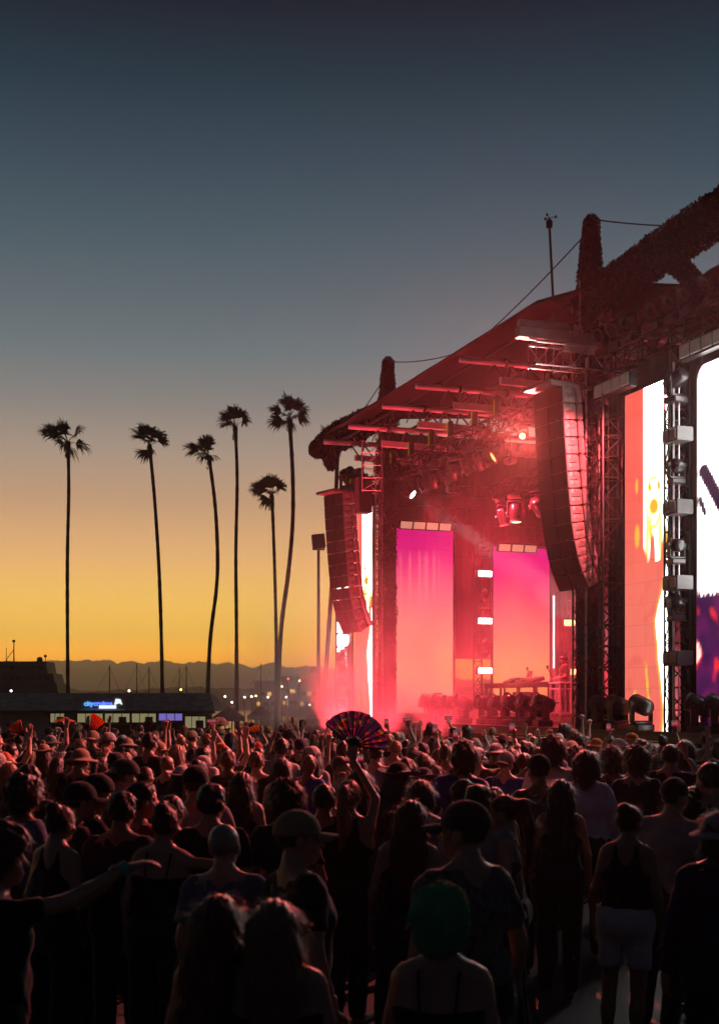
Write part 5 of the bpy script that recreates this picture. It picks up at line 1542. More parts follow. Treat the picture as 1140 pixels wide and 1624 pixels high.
def strands(P, Fq, n, L, seed, curl=0.0, w=.0016):
    """stray hairs: thin tapering ribbons that leave the hair surface"""
    rnd = random.Random(seed); V, Q = [], []
    c = np.array([0, -.02, .03])
    for k in range(n):
        f = Fq[rnd.randrange(len(Fq))]; p = Vector(P[f[0]]); q1 = Vector(P[f[2]]) - p; q2 = Vector(P[f[3]]) - Vector(P[f[1]])
        nr = q1.cross(q2)
        if nr.length < 1e-9: continue
        nr.normalize()
        if nr.dot(p - Vector(c)) < 0: nr = -nr
        down = Vector((0, 0, -1)); t = down - nr * down.dot(nr)
        if t.length < .05: t = Vector((rnd.uniform(-1, 1), rnd.uniform(-1, 1), 0)); t = t - nr * t.dot(nr)
        t.normalize()
        l = L * rnd.uniform(.5, 1.3); lift = rnd.uniform(.15, .55)
        s = t.cross(nr)
        pts = [p]
        for j in range(1, 4):
            u = j / 3
            pts.append(p + t * l * u + nr * l * lift * (u - .45 * u * u) + s * l * .2 * math.sin(u * 3 + k) + (nr * math.sin(k + u * 9) + s * math.cos(k + u * 9)) * curl * u)
        b0 = len(V)
        for j, q in enumerate(pts):
            ww = w * (1 - .28 * j); V.append(q + s * ww); V.append(q - s * ww)
        for j in range(3): Q.append((b0 + 2 * j, b0 + 2 * j + 1, b0 + 2 * j + 3, b0 + 2 * j + 2))
    return np.array([tuple(v) for v in V], f32), np.array(Q)

M_SKIN = [mat('skin_%d' % i, c, .5, spec=.45, var=(18, .08), bump=(90, .15)) for i, c in enumerate(((.34, .2, .14), (.26, .145, .095), (.17, .09, .058), (.42, .27, .2)))]
def hairmat(name, c): return mat(name, c, .45, spec=.5, var=(60, .35))
M_HAIR = {'black': hairmat('hair_black', (.008, .007, .006)), 'brown': hairmat('hair_brown', (.02, .011, .007)), 'auburn': hairmat('hair_auburn', (.075, .024, .009)),
          'blonde': hairmat('hair_blonde', (.17, .1, .045)), 'grey': hairmat('hair_grey', (.2, .19, .17))}
def clothmat(name, c): return mat('cloth_' + name, c, .9, spec=.2, sheen=.22, var=(7, .18), bump=(140, .3))
M_CLOTH = {'black': clothmat('black', (.012, .012, .013)), 'charcoal': clothmat('charcoal', (.03, .03, .033)), 'grey': clothmat('grey', (.26, .26, .265)), 'white': clothmat('white', (.5, .49, .48)),
           'navy': clothmat('navy', (.015, .02, .05)), 'blue': clothmat('blue', (.03, .06, .26)), 'cyan': clothmat('cyan', (.03, .3, .55)), 'red': clothmat('red', (.28, .015, .018)),
           'green': clothmat('green', (.035, .3, .12)), 'olive': clothmat('olive', (.07, .075, .035)), 'tan': clothmat('tan', (.25, .19, .12)), 'lavender': clothmat('lavender', (.6, .54, .64)),
           'orange': clothmat('orange', (.5, .12, .015)), 'pink': clothmat('pink', (.45, .13, .18)), 'cream': clothmat('cream', (.5, .44, .32)), 'slate': clothmat('slate', (.12, .15, .22))}
# patterned cloths
def pattern_mat(name, base, blot, scale):
    m = bpy.data.materials.new(name); m.use_nodes = True; nt = m.node_tree; b = nt.nodes['Principled BSDF']; b.inputs['Roughness'].default_value = .85
    b.inputs['Sheen Weight'].default_value = .2
    t = nt.nodes.new('ShaderNodeTexCoord'); v = nt.nodes.new('ShaderNodeTexNoise'); v.inputs['Scale'].default_value = scale; v.inputs['Detail'].default_value = 2; v.inputs['Distortion'].default_value = 1.5
    r = nt.nodes.new('ShaderNodeValToRGB'); r.color_ramp.interpolation = 'CONSTANT'
    r.color_ramp.elements[0].color = (*base, 1); r.color_ramp.elements[1].color = (*blot, 1); r.color_ramp.elements[1].position = .58
    nt.links.new(t.outputs['Object'], v.inputs['Vector']); nt.links.new(v.outputs['Fac'], r.inputs[0]); nt.links.new(r.outputs[0], b.inputs['Base Color'])
    return m
M_CLOTH['pattern'] = pattern_mat('cloth_pattern', (.09, .09, .085), (.012, .012, .012), 16)
M_CLOTH['leather'] = mat('cloth_leather', (.014, .014, .016), .35, spec=.6, bump=(30, .6))

BODY, GARM, HAIRM, HATM = {}, {}, {}, {}
def get_body(key):
    if key not in BODY:
        parts, info = body_parts(*key)
        BODY[key] = (np_mesh('body', parts, [M_SKIN[0]]), info)
    return BODY[key]
def get_garm(key, kind):
    k = (key, kind) if kind in ('tee', 'tank', 'long', 'crop', 'strap') else (key[0], key[5], kind)
    if k not in GARM:
        P, Q = garment(kind, get_body(key)[1], 1 + len(GARM) * .37)
        parts = [(P, Q, 0)]
        if kind == 'strap':
            for sx in (-1, 1):
                m_ = MB().path([(sx * .07, -.118, 1.29), (sx * .075, -.105, 1.38), (sx * .08, -.075, 1.455), (sx * .085, -.02, 1.488), (sx * .085, .05, 1.455), (sx * .08, .11, 1.36), (sx * .075, .13, 1.29)], .007, 4, caps=False)
                parts.append((np.array(m_.v, f32), np.array(m_.f), 0))
        GARM[k] = np_mesh(kind, parts, [M_CLOTH['black']])
    return GARM[k]
STR = {'short': (1100, .026, .004), 'flat': (1100, .028, .004), 'buzz': (0, 0, 0), 'curly': (2200, .05, .022), 'long': (1500, .12, .006), 'bob': (1100, .08, .004), 'ponytail': (900, .07, .004), 'bun': (900, .05, .012), 'capback': (150, .03, 0)}
def get_hair(style):
    if style not in HAIRM:
        P, Q = hair_field(style); n, L, cl = STR[style]
        parts = [(P, Q, 0)]
        if n:
            sp_, sq_ = strands(P, Q, n, L, 3, cl); parts.append((sp_, sq_, 0))
        HAIRM[style] = np_mesh('hair', parts, [M_HAIR['black']])
    return HAIRM[style]
def get_hat(style):
    if style not in HATM: HATM[style] = np_mesh(style, [(*hat_field(style), 0)], [M_CLOTH['black']])
    return HATM[style]
def child(name, me, parent, m, M4=None):
    o = bpy.data.objects.new(name, me); COL.objects.link(o); o.parent = parent
    if M4 is not None: o.matrix_local = M4
    o.material_slots[0].link = 'OBJECT'; o.material_slots[0].material = m
    return o

LEAN = random.Random(5)
PEOPLE = []       # (x, y)
def person(x, y, h, yaw, label, group=None, sex='m', L='down', Rr='down', hy=0.0, hp=0.0, hair='short', hc='black', hat=None, hatc='black', hatyaw=0.0, top='tee', tc_='black', bot='trousers', bc='charcoal', skin=0, girth=1.0, z=0.0):
    """yaw: 0 looks away from the camera (+y), positive turns left"""
    key = (sex, L, Rr, round(hy, 2), round(hp, 2), round(girth, 2))
    me, info = get_body(key)
    t = thing('person', label, 'person', (x, y, z), yaw, group, h / 1.75)
    if z == 0: t.rotation_euler = (R(LEAN.uniform(-3.5, 2)), R(LEAN.gauss(0, 2.2)), yaw)
    child('body', me, t, M_SKIN[skin])
    if top: child('shirt' if top in ('tee', 'long') else 'tank_top', get_garm(key, top), t, M_CLOTH[tc_])
    if bot: child(bot, get_garm(key, bot), t, M_CLOTH[bc])
    HM = head_matrix(hy, hp)
    if hat in ('cap', 'bucket', 'beanie', 'wide') and hair in ('short', 'flat', 'curly'): hair = 'capback'
    if hair: child('hair', get_hair(hair), t, M_HAIR[hc], HM)
    if hat:
        c = child('cap' if hat == 'cap' else 'beanie' if hat == 'beanie' else 'hat', get_hat(hat), t, M_CLOTH[hatc], HM @ Matrix.Rotation(hatyaw, 4, 'Z'))
        if hat == 'cap': child('visor', get_hat('visor'), c, M_CLOTH[hatc])
    PEOPLE.append((x, y, h))
    return t
def place(px, ytop, h):
    Y = FPX * (CAM_H - h) / (ytop - HY)
    return (px - HX) / FPX * Y, Y
def hand_world(t, side, key):         # where a held thing goes
    e, w, d, n, hp = ARMS[key]; shw = .158 if t.get('fem') else .182
    sx = side * shw / .182
    v = Vector((w[0] * sx, w[1], w[2])) + Vector((d[0] * side, d[1], d[2])).normalized() * .075
    return t.location + t.rotation_euler.to_matrix() @ (v * t.scale[0])
# ================================================================== CROWD: hand-placed people
def hero(px, ytop, h, yaw, label, **k):
    x, y = place(px, ytop, h)
    sex = k.get('sex', 'm')
    t = person(x, y, h, R(yaw), label, **k)
    if sex == 'f': t['fem'] = 1
    return t
# nearest people
hero(702, 1420, 1.64, -12, 'person in a floppy green knitted beanie with bare shoulders', sex='f', hair='capback', hc='auburn', hat='beanie', hatc='green', top='strap', tc_='black', skin=0)
hero(482, 1428, 1.62, -8, 'fair-haired person in a dark strappy top, one hand up at the hair', sex='f', hair='long', hc='blonde', L='hairtouch', top='strap', tc_='black', skin=0)
w3 = hero(345, 1424, 1.62, -28, 'person with very long hair and sunglasses pushed up on the head', sex='f', hair='long', hc='auburn', top='tank', tc_='charcoal', skin=0)
wA = hero(-12, 1322, 1.78, -70, 'curly red-haired person in black reaching one arm out sideways with a wristband', hair='curly', hc='auburn', top='tee', tc_='black', Rr='reach', skin=0)
hero(383, 1308, 1.72, -15, 'person with close-cropped fair hair in a slate blue shirt', hair='buzz', hc='grey', tc_='slate', skin=3)
hero(463, 1296, 1.82, -60, 'person in a brown cap with the peak to the right, black shirt', hair='short', hc='brown', hat='cap', hatc='tan', tc_='black', skin=0, hy=R(-20))
hero(742, 1280, 1.88, 30, 'tall person in a dark cap and blotchy patterned shirt', hair='short', hat='cap', hatc='charcoal', top='tee', tc_='pattern', skin=0, hy=R(35), girth=1.08)
hero(632, 1272, 1.72, -10, 'person with loose reddish hair and black tank top, bare arms', sex='f', hair='long', hc='auburn', top='tank', tc_='black', skin=0)
hero(822, 1264, 1.72, 75, 'person in profile with long swept-back hair and bare shoulders', sex='f', hair='ponytail', hc='auburn', top='strap', tc_='charcoal', skin=3)
fanw = hero(545, 1238, 1.78, -15, 'person with a high blond ponytail raising the rainbow fan', sex='f', hair='ponytail', hc='blonde', top='tank', tc_='black', Rr='upin', skin=0)
hero(985, 1279, 1.66, -25, 'person with a dark bun, black tank top and pale shorts', sex='f', hair='bun', hc='black', top='tank', tc_='black', bot='shorts', bc='white', skin=1, hy=R(-20))
hero(1040, 1238, 1.8, -40, 'person in a black cap and grey shirt with a strap over the back', hair='short', hat='cap', hatc='black', top='tee', tc_='grey', skin=0, girth=1.12)
hero(928, 1193, 1.9, -8, 'person with a dark bob in a loose pale lavender shirt', sex='f', hair='bob', hc='brown', top='long', tc_='lavender', skin=0, girth=1.15)
hero(851, 1201, 1.88, 15, 'person in a dark cap and glossy black leather jacket', hair='short', hat='cap', hatc='black', top='long', tc_='leather', skin=1)
hero(868, 1176, 1.95, -20, 'person with bushy auburn hair and a white shirt', hair='curly', hc='auburn', top='tee', tc_='white', skin=0)
hero(705, 1184, 1.92, -5, 'person with a big round mop of curls and a royal blue shirt', hair='curly', hc='brown', top='tee', tc_='blue', skin=1, girth=1.08)
hero(714, 1241, 1.8, -20, 'short-haired person in a grey tee looking down', hair='short', hc='brown', top='tee', tc_='slate', skin=0, hp=R(-25), hy=R(-25))
hero(762, 1250, 1.78, -10, 'short-haired person in a maroon grey tee behind the patterned shirt', hair='flat', hc='black', top='tee', tc_='grey', skin=0)
hero(436, 1250, 1.78, 20, 'person with curly dark hair drinking from a cup', hair='curly', hc='black', top='tee', tc_='charcoal', Rr='cup', skin=0)
hero(348, 1248, 1.8, -20, 'short-haired broad person in a plain black tee', hair='flat', hc='black', top='tee', tc_='black', skin=0, girth=1.15)
hero(316, 1219, 1.86, -5, 'person in a black cap worn straight and grey tee', hair='short', hat='cap', hatc='black', top='tee', tc_='grey', skin=0, girth=1.15)
hero(241, 1282, 1.7, -12, 'person with hair tied up and a bare back, elbow stuck out', sex='f', hair='bun', hc='black', top='strap', tc_='black', Rr='hip', skin=0, girth=1.05)
cupw = hero(72, 1280, 1.7, -35, 'person with pinned-up dark hair in a black top holding a cup', sex='f', hair='bun', hc='black', top='tank', tc_='black', Rr='cup', skin=0)
hero(146, 1233, 1.84, -70, 'person in profile in a dark navy tee with a backward cap', hair='short', hat='cap', hatc='black', hatyaw=PI, top='tee', tc_='navy', skin=0)
hero(104, 1246, 1.8, -65, 'person in profile in a black cap beside the navy tee', hair='short', hat='cap', hatc='black', top='tee', tc_='charcoal', skin=1)
hero(188, 1209, 1.88, -50, 'person in a charcoal cap and dark vest, neck lit', hair='short', hat='cap', hatc='charcoal', hatyaw=R(160), top='tank', tc_='black', skin=0)
hero(233, 1246, 1.78, -60, 'short-haired person in profile with a dark red tee', hair='flat', hc='black', top='tee', tc_='red', skin=1)
hero(494, 1187, 1.8, -10, 'person in a pale cap with a white drawstring bag', hair='long', hc='brown', sex='f', hat='cap', hatc='white', top='tee', tc_='grey', skin=0)
hero(424, 1172, 1.9, -5, 'tall short-haired person in a pale grey tee among darker shirts', hair='short', hc='black', top='tee', tc_='grey', skin=0, girth=1.1)
hero(612, 1214, 1.82, -30, 'person in a dark wide hat with hair over the shoulders', sex='f', hair='long', hc='black', hat='wide', hatc='black', top='tank', tc_='charcoal', skin=1)
hero(1122, 1213, 1.88, 30, 'short-haired person in black at the pit side, head turned left', hair='short', hc='black', top='tee', tc_='black', skin=0)
hero(1140, 1293, 1.74, 10, 'person in a pale bucket hat and navy jacket with orange stripe', hair='bob', hc='brown', hat='bucket', hatc='grey', top='long', tc_='navy', skin=0, girth=1.15)
hero(1086, 1176, 1.9, -15, 'person with dark hair in a bright cyan long-sleeved top', sex='f', hair='bob', hc='brown', top='long', tc_='cyan', skin=0)
hero(230, 1164, 1.96, -25, 'tall dark-haired person in a black tee standing above the rest', hair='short', hc='black', top='tee', tc_='black', skin=1, girth=1.05)
hero(160, 1164, 1.88, -40, 'person in a grey baseball cap turned backward', hair='short', hc='brown', hat='cap', hatc='grey', hatyaw=R(150), top='tee', tc_='black', skin=0)
hero(1010, 1192, 1.86, 5, 'person with a fluffy brown crop and charcoal tee', hair='curly', hc='brown', top='tee', tc_='charcoal', skin=0)
hero(1055, 1183, 1.88, -20, 'short-haired person in black with arm raised to the face', hair='short', hc='brown', top='tee', tc_='black', Rr='phone', skin=0)
hero(975, 1194, 1.8, 10, 'person with short black afro hair beside the lavender shirt', hair='curly', hc='black', top='tee', tc_='navy', skin=2)
hero(905, 1178, 1.82, -15, 'person in a cream cap near the foot of the stage', hair='short', hat='cap', hatc='cream', top='tee', tc_='black', skin=0)
hero(790, 1250, 1.66, -12, 'person with tied dark hair squeezed behind the profile figure', sex='f', hair='ponytail', hc='black', top='tank', tc_='charcoal', skin=1)
hero(570, 1222, 1.76, -20, 'person with dark long hair and red tank top beside the ponytail', sex='f', hair='long', hc='black', top='tank', tc_='red', skin=1)
hero(388, 1226, 1.72, -10, 'person with long dark hair in front of the grey tee', sex='f', hair='long', hc='brown', top='tank', tc_='black', skin=0)
hero(448, 1205, 1.74, -20, 'person with a glowing hair clip and brown bob', sex='f', hair='bob', hc='brown', top='tank', tc_='black', skin=0)
hero(275, 1182, 1.74, -10, 'person with long fair hair among dark heads', sex='f', hair='long', hc='blonde', top='tank', tc_='black', skin=3)
hero(20, 1240, 1.78, -30, 'person with dark curls and a violet-grey jacket', sex='f', hair='curly', hc='black', top='long', tc_='slate', skin=1)
hero(45, 1216, 1.84, -20, 'broad short-haired person in a charcoal tee', hair='short', hc='black', top='tee', tc_='charcoal', skin=1, girth=1.15)
hero(1095, 1250, 1.7, -20, 'person with a dark ponytail beside the strap bag', sex='f', hair='ponytail', hc='black', top='tank', tc_='black', skin=1)
hero(885, 1240, 1.72, -10, 'person with long dark hair in a charcoal top behind the leather jacket', sex='f', hair='long', hc='black', top='tank', tc_='charcoal', skin=0)
hero(660, 1240, 1.74, -15, 'person with a brown bob in a black tank beside the blue shirt', sex='f', hair='bob', hc='brown', top='tank', tc_='black', skin=0)
hero(510, 1248, 1.74, -10, 'short-haired person in a charcoal tee behind the brown cap', hair='short', hc='black', top='tee', tc_='charcoal', skin=1)
hero(290, 1262, 1.72, -15, 'person with a dark ponytail and maroon tank', sex='f', hair='ponytail', hc='black', top='tank', tc_='red', skin=1)
hero(190, 1262, 1.76, -10, 'person with a black crop in a plain charcoal tee', hair='flat', hc='black', top='tee', tc_='charcoal', skin=1)

# ---- the rest of the crowd, row behind row up to the pit barrier
rnd = random.Random(41)
styles_m = [('short', None), ('short', None), ('flat', None), ('buzz', None), ('curly', None), ('short', 'cap'), ('short', 'cap'), ('short', 'bucket')]
styles_f = [('long', None), ('long', None), ('bob', None), ('ponytail', None), ('bun', None), ('long', None), ('long', 'cap'), ('long', 'wide')]
hair_word = {'short': 'short {} hair', 'flat': 'a flat {} crop', 'buzz': 'a {} buzz cut', 'curly': 'curly {} hair', 'long': 'long {} hair', 'bob': 'a {} bob', 'ponytail': 'a {} ponytail', 'bun': 'a {} bun'}
arm_word = {('down', 'down'): '', ('front', 'front'): ', arms folded in front', ('down', 'up'): ', right arm raised', ('up', 'down'): ', left arm raised', ('up', 'upout'): ', both arms thrown up',
            ('down', 'phoneup'): ', phone held up', ('down', 'upbent'): ', bent right arm up', ('lean', 'down'): ', left hand on hip', ('down', 'lean'): ', right hand on hip', ('front', 'down'): ', left forearm across', ('down', 'fist'): ', right fist up', ('down', 'point'): ', right arm pointing ahead', ('down', 'fist'): ', right fist up', ('cup', 'down'): ', left forearm raised', ('down', 'cup'): ', right forearm raised'}
cl = ['black'] * 7 + ['charcoal'] * 4 + ['grey'] * 3 + ['white', 'white', 'cream', 'navy', 'navy', 'red', 'olive', 'tan', 'pink', 'blue', 'slate']
hcs = ['black'] * 5 + ['brown'] * 6 + ['auburn'] * 2 + ['blonde'] * 3
spots = []
Y = 13.2
row = 0
while Y < 34:
    x0, x1 = -.30 * Y - .3, .30 * Y + .3
    step = .79 + .013 * (Y - 13)
    n_ = int((x1 - x0) / step)
    for i in range(n_ + 1):
        x = x0 + (i + .5 * (row % 2)) * step + rnd.uniform(-.2, .2); y = Y + rnd.uniform(-.22, .22)
        rel = Vector((x, y, 0)) - S0
        if rel.dot(NB) > -3.4: continue
        if y > 31 and x > -3.0: continue
        spots.append((x, y))
    Y += .74 + .03 * (Y - 13); row += 1
raisers = [(70, 'upout'), (150, 'up'), (195, 'up'), (245, 'up'), (262, 'upbent'), (345, 'up'), (410, 'upbent'), (432, 'upbent'), (470, 'up'), (498, 'upout'), (625, 'phoneup'), (668, 'phoneup'), (700, 'phoneup'), (735, 'up'), (812, 'up'), (832, 'upbent'), (20, 'up'), (520, 'up'), (1040, 'phoneup'), (120, 'upbent'), (45, 'upbent'), (90, 'up'), (175, 'upbent'), (215, 'fist'), (300, 'up'), (318, 'phoneup'), (370, 'up'), (390, 'upout'), (450, 'upbent'), (485, 'fist'), (560, 'up'), (600, 'phoneup'), (645, 'up'), (680, 'upbent'), (720, 'phoneup'), (760, 'upbent'), (790, 'phoneup'), (860, 'up'), (940, 'phoneup'), (1100, 'up')]
rmap = {}
for px, arm in raisers:
    c = [(abs(HX + FPX * x / y - px) + rnd.uniform(0, 3) + abs(y - 22) * .5, k) for k, (x, y) in enumerate(spots) if 17 < y < 29 and k not in rmap]
    if c: rmap[min(c)[1]] = arm
labels_used = {}
PHONES = []
for k, (x, y) in enumerate(spots):
    if any((x - p[0]) ** 2 + (y - p[1]) ** 2 < .3 for p in PEOPLE[:54]): continue
    sex = rnd.choice('mf'); hair, hat = rnd.choice(styles_m if sex == 'm' else styles_f)
    hc = rnd.choice(hcs); tc_ = rnd.choice(cl); top = rnd.choice(['tee', 'tee', 'tee', 'long'] if sex == 'm' else ['tee', 'tank', 'tank'])
    hatc = rnd.choice(['black', 'black', 'white', 'grey', 'red', 'orange', 'tan', 'navy'])
    L_, R_ = 'down', 'down'
    if k in rmap:
        R_ = rmap[k]
        if R_ == 'upout': L_ = 'up'
        top = 'tee'
    else:
        L_, R_ = rnd.choice([('down', 'down')] * 6 + [('front', 'front')] * 3 + [('lean', 'down'), ('down', 'lean'), ('front', 'down'), ('down', 'point'), ('down', 'fist'), ('cup', 'down'), ('down', 'cup')])
        if y < 15.5 and R_ in ('fist', 'point'): R_ = 'down'
    h = rnd.gauss(1.77 if sex == 'm' else 1.66, .055); h = max(1.55, min(1.92, h))
    yaw = -20 + rnd.gauss(0, 16)
    if rnd.random() < .1: yaw += rnd.choice((-1, 1)) * rnd.uniform(50, 100)
    hw = (hair_word[hair].format('fair' if hc == 'blonde' else hc))
    garment_w = {'tee': 'tee', 'long': 'long-sleeved shirt', 'tank': 'tank top'}[top]
    head_w = ('%s %s and %s' % (hatc, {'cap': 'cap', 'bucket': 'bucket hat', 'wide': 'wide-brimmed hat'}[hat], hw.replace('a ', ''))) if hat else hw
    lb = 'standing person with %s, %s%s' % (head_w, tc_ + ' ' + garment_w, arm_word.get((L_, R_), ''))
    lb = lb.replace('standing ', '') if len(lb.split()) > 14 else lb
    t = person(x, y, h, R(yaw), lb, group='crowd between the camera and the stage', sex=sex, L=L_, Rr=R_, hair=hair, hc=hc, hat=hat, hatc=hatc, hatyaw=rnd.choice((0, 0, PI, .4)), top=top, tc_=tc_,
               bot=rnd.choice(['trousers', 'shorts']), bc=rnd.choice(['black', 'charcoal', 'navy', 'tan']), skin=rnd.choice((0, 0, 1, 1, 2, 3)), hy=rnd.choice((0, 0, .45, -.45)), hp=0)
    if sex == 'f': t['fem'] = 1
    if R_ == 'phoneup': PHONES.append(t)
print('PEOPLE', len(PEOPLE))

# ---- the performer
pd_ = st(6.95, 3.2, rz)
person(pd_.x, pd_.y, 1.76, R(100), 'performer in a black tee bent over the table on the riser', hair='flat', hc='black', top='tee', tc_='black', L='table', Rr='table', hp=R(-22), skin=0, z=rz)

# ---- things people hold or wear
M_PHB = mat('phone_black', (.01, .01, .01), .25)
def phone(label, p, yaw, tall=True, colr=None):
    t = thing('phone', label, 'phone', p, yaw, 'phones held up in the crowd')
    s = (.078, .009, .16) if tall else (.16, .009, .078)
    MB().bbox((0, 0, 0), s, .004).build('case', M_PHB, t)
    d = MB(); w_, h_ = s[0] * .47, s[2] * .47
    d.quad((-w_, -.0055, -h_), (w_, -.0055, -h_), (w_, -.0055, h_), (-w_, -.0055, h_))
    d.build('screen', PH_MAT, t)
    return t
def phone_mat():
    m = bpy.data.materials.new('phone_screen'); m.use_nodes = True; nt = m.node_tree; b = nt.nodes['Principled BSDF']; b.inputs['Base Color'].default_value = (.01, .01, .01, 1)
    t = nt.nodes.new('ShaderNodeTexCoord'); s = nt.nodes.new('ShaderNodeSeparateXYZ'); r = nt.nodes.new('ShaderNodeValToRGB')
    nz = nt.nodes.new('ShaderNodeTexNoise'); nz.inputs['Scale'].default_value = 55
    ad = nt.nodes.new('ShaderNodeMath'); ad.operation = 'MULTIPLY_ADD'; ad.inputs[1].default_value = .5
    nt.links.new(t.outputs['Generated'], s.inputs[0]); nt.links.new(t.outputs['Object'], nz.inputs['Vector'])
    nt.links.new(nz.outputs['Fac'], ad.inputs[0]); nt.links.new(s.outputs['Z'], ad.inputs[2])
    e = r.color_ramp.elements
    for p_, c in ((.45, srgb(70, 10, 40)), (.7, srgb(235, 60, 90)), (.95, srgb(236, 130, 90))): e.new(p_).color = (*c, 1)
    e[0].color = (*srgb(20, 8, 30), 1); e[-1].color = (*srgb(120, 96, 120), 1)
    nt.links.new(ad.outputs[0], r.inputs[0]); nt.links.new(r.outputs[0], b.inputs['Emission Color']); b.inputs['Emission Strength'].default_value = .5
    return m
PH_MAT = phone_mat()
for i, t in enumerate(PHONES):
    phone('lit phone held up by a ' + str(t['label']).split(',')[0].replace('standing ', ''), hand_world(t, 1, 'phoneup') + Vector((-.02, .03, .06)), R(-5), i % 3 != 2)
# camera phone held flat in front of the fan carrier
px_, py_ = (562 - HX) / FPX * 10.6, 10.6
phone('phone held sideways in both hands under the rainbow fan', at(562, 1204, 10.6), 0, False)
holder = person(*[at(590, 1190, 11.2).x, 11.2], 1.7, R(10), 'person hidden under the rainbow fan filming with both hands', sex='f', hair='long', hc='black', top='tank', tc_='black', L='phone', Rr='phone', skin=0)

def folding_fan(label, p, radius, a0, a1, n, mats_, rotz=0.0, tilt=0.0, rib=M_BLACK, group=None):
    """p = pivot; leaves open from angle a0 to a1 (degrees, 0 = +x, 90 = up)"""
    t = thing('folding_fan', label, 'fan', p, rotz, group)
    t.rotation_euler = (tilt, 0, rotz)
    r0 = radius * .3
    for i in range(n):
        u0, u1 = R(a0 + (a1 - a0) * i / n), R(a0 + (a1 - a0) * (i + 1) / n); um = (u0 + u1) / 2
        P = lambda r, u, y: Vector((r * math.cos(u), y, r * math.sin(u)))
        b = MB(); V = []
        K = 5
        for j in range(K + 1):
            r = r0 + (radius - r0) * j / K
            V += [P(r, u0, 0), P(r, um, -.02 * r / radius - .004), P(r, u1, 0)]
        b.add(V, [(3 * j + c, 3 * j + c + 1, 3 * j + c + 4, 3 * j + c + 3) for j in range(K) for c in (0, 1)])
        b.build('leaf', mats_[i % len(mats_)], t)
    for i in range(n + 1):
        u = R(a0 + (a1 - a0) * i / n); w_ = radius * (.024 if 0 < i < n else .035)
        d = Vector((math.cos(u), 0, math.sin(u))); s = Vector((-math.sin(u), 0, math.cos(u)))
        b = MB()
        b.add([d * .0 - s * w_ + Vector((0, -.006, 0)), d * radius * .98 - s * w_ * .6 + Vector((0, -.006, 0)), d * radius * .98 + s * w_ * .6 + Vector((0, -.006, 0)), s * w_ + Vector((0, -.006, 0)),
               d * .0 - s * w_ + Vector((0, .004, 0)), d * radius * .98 - s * w_ * .6 + Vector((0, .004, 0)), d * radius * .98 + s * w_ * .6 + Vector((0, .004, 0)), s * w_ + Vector((0, .004, 0))],
              [(0, 1, 2, 3), (7, 6, 5, 4), (0, 4, 5, 1), (1, 5, 6, 2), (2, 6, 7, 3), (3, 7, 4, 0)])
        b.build('rib', rib, t)
    return t
def fan_print(i):
    m = bpy.data.materials.new('fan_print_%d' % i); m.use_nodes = True; nt = m.node_tree; b = nt.nodes['Principled BSDF']; b.inputs['Roughness'].default_value = .7
    t = nt.nodes.new('ShaderNodeTexCoord'); v = nt.nodes.new('ShaderNodeTexVoronoi'); v.inputs['Scale'].default_value = 48; v.inputs['Randomness'].default_value = 1
    r = nt.nodes.new('ShaderNodeValToRGB'); r.color_ramp.interpolation = 'CONSTANT'; e = r.color_ramp.elements
    cols = [(.05, .02, .1), (.4, .02, .16), (.45, .28, .02), (.04, .1, .06), (.3, .02, .03), (.06, .04, .14)]
    e[0].color = (*cols[0], 1); e[1].color = (*cols[1], 1); e[1].position = .5
    for p_, c in ((.58, cols[2]), (.64, cols[3]), (.7, cols[4]), (.77, cols[5])): e.new(p_).color = (*c, 1)
    s = nt.nodes.new('ShaderNodeSeparateColor')
    nt.links.new(t.outputs['Object'], v.inputs['Vector']); nt.links.new(v.outputs['Color'], s.inputs[0]); nt.links.new(s.outputs[0], r.inputs[0]); nt.links.new(r.outputs[0], b.inputs['Base Color'])
    nt.links.new(r.outputs[0], b.inputs['Emission Color']); b.inputs['Emission Strength'].default_value = 0.0
    b.inputs['Transmission Weight'].default_value = 0.0
    return m
FAN_M = [fan_print(0)]
def translucent(name, c):
    m = bpy.data.materials.new(name); m.use_nodes = True; nt = m.node_tree; b = nt.nodes['Principled BSDF']; b.inputs['Base Color'].default_value = (*c, 1); b.inputs['Roughness'].default_value = .8
    tr = nt.nodes.new('ShaderNodeBsdfTranslucent'); tr.inputs[0].default_value = (*c, 1); mx = nt.nodes.new('ShaderNodeMixShader'); mx.inputs[0].default_value = .5
    o = nt.nodes['Material Output']; nt.links.new(b.outputs[0], mx.inputs[1]); nt.links.new(tr.outputs[0], mx.inputs[2]); nt.links.new(mx.outputs[0], o.inputs['Surface'])
    return m
for m in FAN_M:                       # thin printed cloth lets the stage light through
    nt = m.node_tree; tr = nt.nodes.new('ShaderNodeBsdfTranslucent'); mx = nt.nodes.new('ShaderNodeMixShader'); mx.inputs[0].default_value = .6
    b = nt.nodes['Principled BSDF']; src = b.inputs['Base Color'].links[0].from_socket
    nt.links.new(src, tr.inputs[0]); nt.links.new(b.outputs[0], mx.inputs[1]); nt.links.new(tr.outputs[0], mx.inputs[2]); nt.links.new(mx.outputs[0], nt.nodes['Material Output'].inputs['Surface'])
hw_ = hand_world(fanw, 1, 'upin')
Yfan = hw_.y
folding_fan('big dark fan with a bright rainbow print held above the crowd', Vector((hw_.x, hw_.y + .0, hw_.z + .02)), 56 / FPX * Yfan, 142, -6, 11, FAN_M, R(-6))
G_FAN = 'fans waved in the crowd'
def fan_px(label, px, py, Y, r_px, a0, a1, n, c, rotz=0, tilt=0):
    return folding_fan(label, at(px, py, Y), r_px / FPX * Y, a0, a1, n, [translucent('fan_' + label.split()[0], c)], R(rotz), R(tilt), group=G_FAN)
